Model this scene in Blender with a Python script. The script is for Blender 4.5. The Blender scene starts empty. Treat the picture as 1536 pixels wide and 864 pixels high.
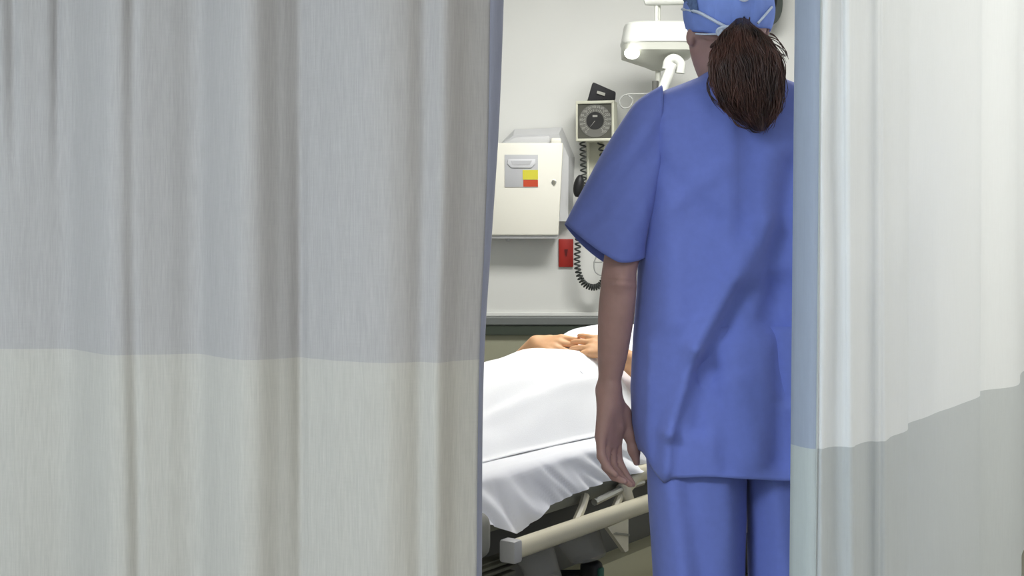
import bpy, bmesh, math, random
import numpy as np
from mathutils import Matrix, Vector, noise

random.seed(7)
RNG = np.random.default_rng(7)
S = bpy.context.scene
COL = S.collection
PI = math.pi

# ------------------------------------------------------------------ camera
CAM_H, F, HY = 1.116, 2000.0, 350.0
def P(px, py, Z):
    """point at distance Z that the photograph shows at (px, py)"""
    return np.array([(px-768)/F*Z, Z, CAM_H-(py-HY)/F*Z])
def PX(px, Z): return (px-768)/F*Z
def PZ(py, Z): return CAM_H-(py-HY)/F*Z

cd = bpy.data.cameras.new('camera'); cam = bpy.data.objects.new('camera', cd); COL.objects.link(cam)
cam.location = (0, 0, CAM_H); cam.rotation_euler = (PI/2, 0, 0)
cd.sensor_width = 36; cd.lens = F/1536*36; cd.shift_y = -(432-HY)/1536
cd.clip_start = 0.05
S.camera = cam

# ------------------------------------------------------------------ materials
def lin(c):
    return tuple(((v/255)/12.92 if v/255 <= .04045 else ((v/255+.055)/1.055)**2.4) for v in c)

class NT:
    def __init__(self, name):
        self.m = bpy.data.materials.new(name); self.m.use_nodes = True
        self.t = self.m.node_tree; self.n = self.t.nodes; self.l = self.t.links
        self.b = self.n['Principled BSDF']; self.out = self.n['Material Output']
    def new(self, kind, **kw):
        x = self.n.new(kind)
        for k, v in kw.items(): setattr(x, k, v)
        return x
    def link(self, a, b): self.l.new(a, b)

def mat(name, c, rough=.6, metal=0, var=.0, vscale=8, bump=0, bscale=200, stretch=(1, 1, 1), spec=.4, trans=0, sss=0,
        emit=None, alpha=None, sheen=0, transmission=0, tc=None):
    N = NT(name); b = N.b
    rgb = lin(c)
    b.inputs['Base Color'].default_value = (*rgb, 1)
    b.inputs['Roughness'].default_value = rough
    b.inputs['Metallic'].default_value = metal
    b.inputs['Specular IOR Level'].default_value = spec
    if sheen: b.inputs['Sheen Weight'].default_value = sheen
    if sss:
        b.inputs['Subsurface Weight'].default_value = sss
        b.inputs['Subsurface Radius'].default_value = (.012, .005, .003)
        b.inputs['Subsurface Scale'].default_value = 1.0
    if transmission: b.inputs['Transmission Weight'].default_value = transmission
    if alpha is not None: b.inputs['Alpha'].default_value = alpha
    if emit:
        b.inputs['Emission Color'].default_value = (*lin(c), 1); b.inputs['Emission Strength'].default_value = emit
    co = N.new('ShaderNodeTexCoord'); mp = N.new('ShaderNodeMapping'); mp.inputs['Scale'].default_value = stretch
    N.link(co.outputs['Object'], mp.inputs['Vector'])
    if var:
        nz = N.new('ShaderNodeTexNoise'); nz.inputs['Scale'].default_value = vscale; nz.inputs['Detail'].default_value = 5
        N.link(mp.outputs['Vector'], nz.inputs['Vector'])
        r = N.new('ShaderNodeValToRGB')
        r.color_ramp.elements[0].position = .3; r.color_ramp.elements[1].position = .7
        r.color_ramp.elements[0].color = (*[v*(1-var) for v in rgb], 1)
        r.color_ramp.elements[1].color = (*[min(1, v*(1+var)) for v in rgb], 1)
        N.link(nz.outputs['Fac'], r.inputs['Fac']); N.link(r.outputs['Color'], b.inputs['Base Color'])
        N.colour = r.outputs['Color']
    if bump:
        nb = N.new('ShaderNodeTexNoise'); nb.inputs['Scale'].default_value = bscale; nb.inputs['Detail'].default_value = 3
        N.link(mp.outputs['Vector'], nb.inputs['Vector'])
        bp = N.new('ShaderNodeBump'); bp.inputs['Strength'].default_value = bump; bp.inputs['Distance'].default_value = .002
        N.link(nb.outputs['Fac'], bp.inputs['Height']); N.link(bp.outputs['Normal'], b.inputs['Normal'])
    if trans:
        t = N.new('ShaderNodeBsdfTranslucent'); t.inputs['Color'].default_value = (*rgb, 1)
        if var: N.link(N.colour, t.inputs['Color'])
        mx = N.new('ShaderNodeMixShader'); mx.inputs['Fac'].default_value = trans
        N.link(b.outputs['BSDF'], mx.inputs[1]); N.link(t.outputs['BSDF'], mx.inputs[2])
        N.link(mx.outputs['Shader'], N.out.inputs['Surface'])
    return N.m

def curtain_mat(name, c, trans, var=.07, slub=.05):
    """woven linen-like cloth: fine vertical warp streaks over a weave"""
    N = NT(name); b = N.b; rgb = lin(c)
    b.inputs['Roughness'].default_value = .9; b.inputs['Specular IOR Level'].default_value = .15
    b.inputs['Sheen Weight'].default_value = .15
    co = N.new('ShaderNodeTexCoord')
    m1 = N.new('ShaderNodeMapping'); m1.inputs['Scale'].default_value = (1, 1, .05)
    m2 = N.new('ShaderNodeMapping'); m2.inputs['Scale'].default_value = (.08, .08, 1)
    N.link(co.outputs['Object'], m1.inputs['Vector']); N.link(co.outputs['Object'], m2.inputs['Vector'])
    n1 = N.new('ShaderNodeTexNoise'); n1.inputs['Scale'].default_value = 420; n1.inputs['Detail'].default_value = 3
    n2 = N.new('ShaderNodeTexNoise'); n2.inputs['Scale'].default_value = 420; n2.inputs['Detail'].default_value = 2
    N.link(m1.outputs['Vector'], n1.inputs['Vector']); N.link(m2.outputs['Vector'], n2.inputs['Vector'])
    ad = N.new('ShaderNodeMath', operation='MULTIPLY_ADD'); ad.inputs[1].default_value = .22
    N.link(n2.outputs['Fac'], ad.inputs[0]); N.link(n1.outputs['Fac'], ad.inputs[2])
    r = N.new('ShaderNodeValToRGB'); r.color_ramp.elements[0].position = .45; r.color_ramp.elements[1].position = 1.0
    r.color_ramp.elements[0].color = (*[v*(1-var) for v in rgb], 1)
    r.color_ramp.elements[1].color = (*[min(1, v*(1+var)) for v in rgb], 1)
    N.link(ad.outputs[0], r.inputs['Fac']); N.link(r.outputs['Color'], b.inputs['Base Color'])
    bp = N.new('ShaderNodeBump'); bp.inputs['Strength'].default_value = .25; bp.inputs['Distance'].default_value = .001
    N.link(ad.outputs[0], bp.inputs['Height']); N.link(bp.outputs['Normal'], b.inputs['Normal'])
    t = N.new('ShaderNodeBsdfTranslucent'); N.link(r.outputs['Color'], t.inputs['Color'])
    mx = N.new('ShaderNodeMixShader'); mx.inputs['Fac'].default_value = trans
    N.link(b.outputs['BSDF'], mx.inputs[1]); N.link(t.outputs['BSDF'], mx.inputs[2])
    N.link(mx.outputs['Shader'], N.out.inputs['Surface'])
    return N.m

M = dict(
 wall=mat('painted_wall', (219, 220, 216), .7, var=.015, vscale=3, bump=.05, bscale=300),
 wall_low=mat('olive_wainscot', (160, 160, 138), .6, var=.02, vscale=4),
 bumper=mat('grey_bumper', (112, 116, 114), .5), bumper_low=mat('dark_bumper', (62, 70, 60), .6),
 floor=mat('vinyl_floor', (120, 118, 108), .35, var=.06, vscale=30),
 ceiling=mat('ceiling_tile', (230, 230, 226), .8, bump=.2, bscale=80),
 cur_l_up=curtain_mat('curtain_grey_weave', (173, 170, 169), .12, var=.10),
 cur_l_low=curtain_mat('curtain_pale_weave', (187, 184, 177), .12, var=.09),
 cur_l_hem=curtain_mat('curtain_hem_grey', (146, 149, 166), .12, var=.05),
 cur_r_up=curtain_mat('curtain_white_weave', (230, 232, 232), .28, var=.02),
 cur_r_low=curtain_mat('curtain_pale_grey_weave', (196, 200, 200), .3, var=.03),
 cur_r_hem=curtain_mat('curtain_hem_blue_grey', (158, 168, 186), .2, var=.03),
 cur_r_hem_low=curtain_mat('curtain_hem_green_grey', (188, 196, 196), .25, var=.03),
 scrub=mat('blue_scrub_cotton', (108, 123, 196), .85, var=.03, vscale=60, bump=.12, bscale=900, spec=.2, sheen=.15),
 scrub_in=mat('blue_scrub_lining', (62, 60, 150), .9),
 cap=mat('cap_cotton', (130, 154, 226), .85, var=.06, vscale=40, bump=.15, bscale=500, spec=.2),
 tie=mat('cap_tie_tape', (205, 215, 232), .8),
 cap_print=mat('cap_print_cotton', (92, 114, 158), .85, var=.35, vscale=70),
 skin=mat('nurse_skin', (168, 134, 128), .55, var=.08, vscale=25, bump=.08, bscale=300, sss=.12),
 skin2=mat('patient_skin', (226, 176, 132), .55, var=.07, vscale=25, bump=.08, bscale=300, sss=.12),
 nail=mat('nail', (200, 150, 140), .3),
 hair=mat('dark_brown_hair', (64, 40, 33), .40, var=.85, vscale=34, stretch=(1, 1, .25), spec=.5),
 hair2=mat('patient_grey_hair', (120, 108, 96), .5, var=.25, vscale=100),
 eye=mat('eye_white', (225, 220, 215), .2), shoe=mat('white_clog', (215, 215, 210), .4),
 sheet=mat('white_sheet', (240, 241, 244), .85, spec=.15, bump=.05, bscale=600),
 blanket=mat('white_blanket', (243, 244, 245), .9, spec=.1, bump=.25, bscale=400),
 gown=mat('pale_gown', (236, 240, 248), .85, spec=.1),
 pillow=mat('pillow_cotton', (238, 240, 243), .85),
 mattress=mat('mattress_vinyl', (60, 66, 70), .5),
 cream=mat('cream_rail_plastic', (206, 200, 176), .4), frame=mat('dark_bed_frame', (136, 136, 122), .5),
 grey_plastic=mat('grey_bed_plastic', (128, 128, 120), .5), vent=mat('dark_vent', (92, 92, 78), .6),
 endcap=mat('grey_end_cap', (168, 168, 168), .45), base=mat('beige_base_shroud', (186, 182, 152), .5),
 darkgrey=mat('dark_grey_panel', (104, 104, 100), .55), steel=mat('brushed_steel', (190, 190, 186), .3, metal=.9),
 bag=mat('clear_plastic_bag', (150, 150, 146), .25, alpha=.45),
 black=mat('black_rubber', (30, 30, 32), .5), green=mat('dark_green_plastic', (30, 92, 76), .4),
 wheel=mat('caster_rubber', (48, 48, 50), .6),
 ivory=mat('ivory_plastic', (240, 238, 226), .4), grey_lid=mat('grey_translucent_plastic', (196, 197, 198), .45),
 label=mat('grey_label', (190, 191, 194), .5), label_hi=mat('pale_label_flap', (218, 219, 222), .4),
 yellow=mat('yellow_label', (216, 208, 66), .5), red=mat('red_label', (196, 74, 44), .5),
 redplate=mat('red_outlet_plastic', (160, 40, 32), .4), darkred=mat('dark_red_slot', (96, 22, 20), .5),
 bezel=mat('ivory_gauge_housing', (214, 214, 196), .4), dial=mat('gauge_dial_dark', (84, 84, 76), .6),
 dial_ring=mat('gauge_ring_grey', (112, 112, 106), .6), dial_core=mat('gauge_core_black', (44, 44, 44), .5),
 mark=mat('gauge_marking', (176, 176, 168), .6), cuff=mat('black_cuff_nylon', (44, 44, 48), .7, bump=.3, bscale=300),
 coil=mat('black_coiled_hose', (62, 66, 64), .5), post=mat('beige_mount_rail', (206, 206, 186), .5),
 lampw=mat('white_lamp_enamel', (208, 210, 204), .35), lampg=mat('grey_lamp_underside', (206, 208, 198), .45),
 bulb=mat('lit_lamp_lens', (255, 255, 246), .3, emit=4.5), diffuser=mat('lit_ceiling_diffuser', (255, 252, 244), .4, emit=3.0),
 cable=mat('grey_cable', (160, 162, 158), .5), mon=mat('charcoal_monitor_case', (70, 76, 72), .5), screen=mat('monitor_glass', (22, 24, 26), .15),
 track=mat('curtain_track_aluminium', (200, 200, 198), .35, metal=.6),
)

# ------------------------------------------------------------------ mesh helpers
W = {}          # world matrix of every object built
def tag(o, label=None, cat=None, group=None, kind=None):
    if label: o['label'] = label
    if cat: o['category'] = cat
    if group: o['group'] = group
    if kind: o['kind'] = kind
    return o
def empty(name, loc, rz=0, **kw):
    o = bpy.data.objects.new(name, None); o.empty_display_size = .1; COL.objects.link(o)
    o.location = loc; o.rotation_euler = (0, 0, rz)
    W[o.name] = Matrix.Translation(Vector(loc)) @ Matrix.Rotation(rz, 4, 'Z')
    return tag(o, **kw)

class MB:
    def __init__(s): s.v = []; s.f = []
    def add(s, v, f):
        o = len(s.v); s.v += [tuple(map(float, p)) for p in v]; s.f += [tuple(i+o for i in q) for q in f]; return s
    def box(s, lo, hi, bev=0, rot=None, seg=2):
        lo = np.array(lo, float); hi = np.array(hi, float); c = (lo+hi)/2; d = hi-lo
        bm = bmesh.new(); bmesh.ops.create_cube(bm, size=1)
        for v in bm.verts: v.co = Vector((v.co.x*d[0], v.co.y*d[1], v.co.z*d[2]))
        if bev: bmesh.ops.bevel(bm, geom=list(bm.edges), offset=min(bev, min(d)*.45), segments=seg, profile=.5, affect='EDGES')
        R = rot if rot is not None else Matrix.Identity(3)
        bm.verts.index_update()
        s.add([R @ v.co + Vector(c) for v in bm.verts], [[v.index for v in f.verts] for f in bm.faces]); bm.free(); return s
    def loft(s, rings, caps=True, closed=True):
        n = len(rings[0]); v = [p for r in rings for p in r]; f = []
        for i in range(len(rings)-1):
            for j in range(n if closed else n-1):
                k = (j+1) % n
                f.append((i*n+j, i*n+k, (i+1)*n+k, (i+1)*n+j))
        if caps and closed:
            f.append(tuple(range(n))[::-1]); f.append(tuple((len(rings)-1)*n+j for j in range(n)))
        return s.add(v, f)
    def tube(s, pts, r, n=8, caps=True, flat=1.0):
        pts = [np.array(p, float) for p in pts]; m = len(pts)
        rs = r if hasattr(r, '__len__') else [r]*m
        T = []
        for i in range(m):
            t = pts[min(i+1, m-1)]-pts[max(i-1, 0)]; T.append(t/(np.linalg.norm(t)+1e-12))
        a = np.array([0, 0, 1.]) if abs(T[0][2]) < .9 else np.array([1., 0, 0])
        u = np.cross(T[0], a); u /= np.linalg.norm(u); rings = []
        for i in range(m):
            u = u-T[i]*np.dot(u, T[i]); u /= np.linalg.norm(u)+1e-12; w = np.cross(T[i], u)
            rings.append([pts[i]+rs[i]*(math.cos(2*PI*k/n)*u+flat*math.sin(2*PI*k/n)*w) for k in range(n)])
        return s.loft(rings, caps)
    def disc_lathe(s, c, axis, prof, n=32):
        """prof: list of (distance along axis, radius)"""
        c = np.array(c, float); ax = np.array(axis, float); ax /= np.linalg.norm(ax)
        a = np.array([0, 0, 1.]) if abs(ax[2]) < .9 else np.array([1., 0, 0])
        u = np.cross(ax, a); u /= np.linalg.norm(u); w = np.cross(ax, u)
        return s.loft([[c+ax*h+r*(math.cos(2*PI*k/n)*u+math.sin(2*PI*k/n)*w) for k in range(n)] for h, r in prof])
    def ell(s, c, r, n=20, m=12, R=None):
        c = np.array(c, float); rings = []
        for i in range(1, m):
            t = PI*i/m
            ring = []
            for k in range(n):
                p = Vector((r[0]*math.sin(t)*math.cos(2*PI*k/n), r[1]*math.sin(t)*math.sin(2*PI*k/n), -r[2]*math.cos(t)))
                if R is not None: p = R @ p
                ring.append(c+np.array(p))
            rings.append(ring)
        return s.loft(rings)
    def prism(s, poly, y0, y1, bev=0):
        """poly in (x,z), from y0 to y1"""
        bm = bmesh.new(); vs = [bm.verts.new((x, y0, z)) for x, z in poly]; f = bm.faces.new(vs)
        g = bmesh.ops.extrude_face_region(bm, geom=[f])
        for v in [e for e in g['geom'] if isinstance(e, bmesh.types.BMVert)]: v.co.y = y1
        bmesh.ops.recalc_face_normals(bm, faces=bm.faces)
        if bev: bmesh.ops.bevel(bm, geom=list(bm.edges), offset=bev, segments=2, profile=.5, affect='EDGES')
        bm.verts.index_update()
        s.add([v.co for v in bm.verts], [[v.index for v in f.verts] for f in bm.faces]); bm.free(); return s
    def xf(s, mt):
        s.v = [tuple(mt @ Vector(p)) for p in s.v]; return s
    def build(s, name, material, parent=None, smooth=True, local=False, angle=40, **kw):
        me = bpy.data.meshes.new(name)
        v = s.v
        if parent is not None and not local:
            inv = W[parent.name].inverted(); v = [tuple(inv @ Vector(p)) for p in v]
        me.from_pydata(v, [], s.f); me.validate(); me.update()
        bm = bmesh.new(); bm.from_mesh(me); bmesh.ops.recalc_face_normals(bm, faces=bm.faces); bm.to_mesh(me); bm.free()
        if smooth:
            me.polygons.foreach_set('use_smooth', [True]*len(me.polygons))
            if angle < 180: me.set_sharp_from_angle(angle=math.radians(angle))
        me.materials.append(material)
        o = bpy.data.objects.new(name, me); COL.objects.link(o)
        if parent is not None: o.parent = parent
        W[o.name] = W[parent.name] if parent is not None else Matrix.Identity(4)
        return tag(o, **kw)

def spline(ctrl, n):
    """Catmull-Rom through control points, n samples in total"""
    c = np.array(ctrl, float); c = np.vstack([2*c[0]-c[1], c, 2*c[-1]-c[-2]]); m = len(c)-3; out = []
    for t in np.linspace(0, m-1e-9, n):
        i = int(t); u = t-i; a, b, d, e = c[i:i+4]
        out.append(.5*((2*b)+(-a+d)*u+(2*a-5*b+4*d-e)*u*u+(-a+3*b-3*d+e)*u**3))
    return np.array(out)
def smooth_interp(x, xs, ys):
    """smooth 1-D interpolation with gentle corners"""
    xs = np.asarray(xs, float); ys = np.asarray(ys, float); x = np.clip(x, xs[0], xs[-1])
    i = np.clip(np.searchsorted(xs, x)-1, 0, len(xs)-2)
    m = np.gradient(ys, xs)
    h = xs[i+1]-xs[i]; t = (x-xs[i])/h
    return (2*t**3-3*t**2+1)*ys[i]+(t**3-2*t**2+t)*h*m[i]+(-2*t**3+3*t**2)*ys[i+1]+(t**3-t**2)*h*m[i+1]
def sstep(a, b, x):
    t = np.clip((x-a)/(b-a), 0, 1); return t*t*(3-2*t)

# ------------------------------------------------------------------ signed-distance bodies
class SDF:
    def __init__(s, lo, hi, h):
        s.lo = np.array(lo, float); s.h = h; s.n = np.ceil((np.array(hi)-s.lo)/h).astype(int)+1
        s.d = np.full(s.n, 10., np.float32)
    def _win(s, a, b):
        i0 = np.clip(np.floor((a-s.lo)/s.h).astype(int), 0, s.n-1); i1 = np.clip(np.ceil((b-s.lo)/s.h).astype(int)+1, 1, s.n)
        ax = [s.lo[k]+s.h*np.arange(i0[k], i1[k]) for k in range(3)]
        return tuple(slice(i0[k], i1[k]) for k in range(3)), np.meshgrid(*ax, indexing='ij')
    def _put(s, sl, d, k, cut=False):
        o = s.d[sl]
        if cut: o = -o
        if k > 0:
            hh = np.maximum(k-np.abs(o-d), 0)/k; r = np.minimum(o, d)-hh*hh*k*.25
        else: r = np.minimum(o, d)
        s.d[sl] = -r if cut else r
    def cone(s, p0, p1, r0, r1, k=.02, sc=(1, 1, 1)):
        p0 = np.array(p0, float); p1 = np.array(p1, float); sc = np.array(sc, float)
        m = max(r0, r1)*max(1, *sc)+k+4*s.h
        sl, (X, Y, Z) = s._win(np.minimum(p0, p1)-m, np.maximum(p0, p1)+m)
        a = p0/sc; b = (p1-p0)/sc; q = [X/sc[0]-a[0], Y/sc[1]-a[1], Z/sc[2]-a[2]]
        t = np.clip((q[0]*b[0]+q[1]*b[1]+q[2]*b[2])/(b@b+1e-12), 0, 1)
        d = np.sqrt(sum((q[i]-t*b[i])**2 for i in range(3)))-(r0+(r1-r0)*t)
        s._put(sl, (d*min(sc)).astype(np.float32), k)
    def chain(s, pts, rs, k=.02, sc=(1, 1, 1)):
        for i in range(len(pts)-1): s.cone(pts[i], pts[i+1], rs[i], rs[i+1], k, sc)
    def limb(s, pts, rs, k=.02, sc=(1, 1, 1), n=24):
        q = spline([(*p, r) for p, r in zip(pts, rs)], n); s.chain(q[:, :3], q[:, 3], 0.004, sc)
    def ell(s, c, r, k=.02, R=None, cut=False):
        c = np.array(c, float); r = np.array(r, float); m = max(r)+k+4*s.h
        sl, (X, Y, Z) = s._win(c-m, c+m)
        q = np.stack([X-c[0], Y-c[1], Z-c[2]], -1)
        if R is not None: q = q @ np.array(R)          # columns of R are the local axes
        k0 = np.sqrt(((q/r)**2).sum(-1)); k1 = np.sqrt(((q/r**2)**2).sum(-1))+1e-9
        s._put(sl, (k0*(k0-1)/k1).astype(np.float32), k, cut)
    def mesh(s, it=1):
        d = s.d; ins = d < 0
        c = ins[:-1, :-1, :-1].astype(np.int8)
        cnt = np.zeros_like(c)
        for a in (0, 1):
            for b in (0, 1):
                for e in (0, 1):
                    cnt = cnt+ins[a:ins.shape[0]-1+a, b:ins.shape[1]-1+b, e:ins.shape[2]-1+e]
        I = np.argwhere((cnt > 0) & (cnt < 8)); N = len(I)
        idx = np.full(cnt.shape, -1, np.int32); idx[tuple(I.T)] = np.arange(N)
        acc = np.zeros((N, 3)); w = np.zeros(N)
        for ax in range(3):
            o1, o2 = [k for k in range(3) if k != ax]
            for a in (0, 1):
                for b in (0, 1):
                    p = I.copy(); p[:, o1] += a; p[:, o2] += b; q = p.copy(); q[:, ax] += 1
                    d0 = d[tuple(p.T)]; d1 = d[tuple(q.T)]; hit = (d0 < 0) != (d1 < 0)
                    t = np.where(hit, d0/(d0-d1+1e-12), 0); pt = p.astype(float); pt[:, ax] += t
                    acc[hit] += pt[hit]; w[hit] += 1
        V = s.lo+s.h*acc/w[:, None]
        Fs = []
        for ax in range(3):
            o1, o2 = [(1, 2), (2, 0), (0, 1)][ax]
            a = [slice(None)]*3; b = [slice(None)]*3; a[ax] = slice(0, -1); b[ax] = slice(1, None)
            sg = ins[tuple(a)] != ins[tuple(b)]
            E = np.argwhere(sg); ok = (E[:, o1] > 0) & (E[:, o2] > 0) & (E[:, o1] < idx.shape[o1]) & (E[:, o2] < idx.shape[o2]); E = E[ok]
            flip = ins[tuple(E.T)]
            def g(da, db):
                q = E.copy(); q[:, o1] += da; q[:, o2] += db; return idx[tuple(q.T)]
            Q = np.stack([g(-1, -1), g(0, -1), g(0, 0), g(-1, 0)], 1)
            Q[~flip] = Q[~flip][:, ::-1]; Fs.append(Q)
        Q = np.vstack(Fs); Q = Q[(Q >= 0).all(1)]
        for _ in range(it):
            sm = np.zeros_like(V); ct = np.zeros(len(V))
            for k in range(4):
                a, b = Q[:, k], Q[:, (k+1) % 4]
                np.add.at(sm, a, V[b]); np.add.at(ct, a, 1); np.add.at(sm, b, V[a]); np.add.at(ct, b, 1)
            V = V*.5+.5*sm/np.maximum(ct, 1)[:, None]
        return V, Q

def mesh_np(name, V, Q, material, parent):
    inv = np.array(W[parent.name].inverted()); V = V @ inv[:3, :3].T+inv[:3, 3]
    me = bpy.data.meshes.new(name)
    me.from_pydata(V.tolist(), [], Q.tolist()); me.update()
    me.polygons.foreach_set('use_smooth', [True]*len(me.polygons)); me.materials.append(material)
    o = bpy.data.objects.new(name, me); COL.objects.link(o); o.parent = parent; W[o.name] = W[parent.name]
    return o

def head_sdf(s, C, Fw, U, R, k=.02):
    """cranium, face, jaw, nose, lips, brow, ears; sockets are cut"""
    C, Fw, U, R = (np.array(a, float) for a in (C, Fw, U, R)); A = np.stack([R, Fw, U], 1)
    at = lambda r, f, u: C+R*r+Fw*f+U*u
    s.ell(at(0, -.014, .02), (.073, .092, .088), k, A)
    s.ell(at(0, .028, -.042), (.060, .060, .072), .03, A)
    s.ell(at(0, .05, -.092), (.034, .034, .026), .03, A)
    for q in (-1, 1):
        s.cone(at(.052*q, .01, -.06), at(.02*q, .06, -.095), .018, .016, .025)
        s.ell(at(.034*q, .07, -.02), (.02, .014, .014), .015, A)
    s.ell(at(0, .078, .022), (.046, .014, .009), .015, A)
    for q in (-1, 1): s.ell(at(.031*q, .092, .002), (.017, .012, .011), .012, A, cut=True)
    s.cone(at(0, .084, .006), at(0, .106, -.03), .007, .010, .012)
    for q in (-1, 1): s.ell(at(.011*q, .097, -.034), (.008, .009, .007), .008, A)
    s.ell(at(0, .084, -.058), (.022, .010, .006), .006, A); s.ell(at(0, .083, -.068), (.019, .010, .007), .006, A)
    for q in (-1, 1):
        s.ell(at(.077*q, -.004, -.004), (.010, .018, .031), .008, A)
        s.ell(at(.088*q, .002, .002), (.007, .010, .019), .005, A, cut=True)
    return at

def hand_sdf(s, wrist, dirv, palm_n, side, curl, rw=.024, L=.082, sp=1.0, thumb=None, fk=.006):
    """palm plus five fingers. dirv: wrist->knuckles, palm_n: out of the palm, side: towards the thumb."""
    w = np.array(wrist, float); d = np.array(dirv, float); d /= np.linalg.norm(d)
    n = np.array(palm_n, float); n -= d*(n@d); n /= np.linalg.norm(n)
    sd = np.array(side, float); sd -= d*(sd@d); sd -= n*(sd@n); sd /= np.linalg.norm(sd)
    off = [.026, .009, -.009, -.025]; ln = [.072, .079, .073, .058]; kn = [1.0, 1.03, .98, .90]
    tips = []
    for i in range(4):
        k0 = w+d*L*kn[i]+sd*off[i]*sp
        s.cone(w+sd*off[i]*.5+d*.01, k0, .0135, .0115, .014)
        p = k0; ang = 0; r = [.0098, .0088, .0078, .0066]
        for j, fr in enumerate((.46, .30, .24)):
            ang += curl[i][j]; q = p+(d*math.cos(ang)+n*math.sin(ang))*ln[i]*fr+sd*off[i]*.08*sp
            s.cone(p, q, r[j], r[j+1], fk if j else .009); p = q
        tips.append((p, d*math.cos(ang)+n*math.sin(ang), -d*math.sin(ang)*-1+0*n, n*math.cos(ang)-d*math.sin(ang)))
    t0 = w+d*.018+sd*.016+n*.006
    tj = thumb or [(.028, .030, .010), (.062, .040, .012), (.090, .044, .010)]
    pts = [t0]+[w+d*a+sd*b+n*c for a, b, c in tj]
    s.chain(pts, [.016, .013, .0105, .008], .010)
    return tips

# ================================================================== SETTING
FAR, LEFT, RIGHT, BACK, TOP = 5.70, -2.3, 2.7, -1.6, 2.55
def struct(name, mb, m, parent=None, **kw):
    return mb.build(name, m, parent, smooth=False, kind='structure', **kw)
struct('floor', MB().box((LEFT-.1, BACK-.1, -.1), (RIGHT+.1, FAR+.1, 0)), M['floor'])
struct('ceiling', MB().box((LEFT-.1, BACK-.1, TOP), (RIGHT+.1, FAR+.1, TOP+.1)), M['ceiling'])
struct('wall_far', MB().box((LEFT-.1, FAR, 0), (RIGHT+.1, FAR+.1, TOP)), M['wall'])
struct('wall_left', MB().box((LEFT-.1, BACK, 0), (LEFT, FAR, TOP)), M['wall'])
struct('wall_right', MB().box((RIGHT, BACK, 0), (RIGHT+.1, FAR, TOP)), M['wall'])
struct('wall_near', MB().box((LEFT-.1, BACK-.1, 0), (RIGHT+.1, BACK, TOP)), M['wall'])
zt, zm, zb = PZ(475, FAR-.03), PZ(488, FAR-.03), PZ(503, FAR-.03)
struct('trim_1', MB().box((LEFT, FAR-.035, zm), (RIGHT, FAR, zt), .006), M['bumper'], label='grey bumper rail along the far wall')
struct('trim_2', MB().box((LEFT, FAR-.028, zb), (RIGHT, FAR, zm), .003), M['bumper_low'], label='dark lower strip of the bumper rail')
struct('trim_3', MB().box((LEFT, FAR-.016, zt), (RIGHT, FAR, zt+.018), .004), M['wall'], label='thin wall-coloured strip standing for the wall highlight above the bumper rail')  # wall highlight above the rail, built as a raised strip
struct('trim_4', MB().box((LEFT, FAR-.008, .1), (RIGHT, FAR, zb)), M['wall_low'], label='olive wainscot panel below the bumper rail')
struct('baseboard_far', MB().box((LEFT, FAR-.015, 0), (RIGHT, FAR, .1), .004), M['bumper'])

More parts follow.
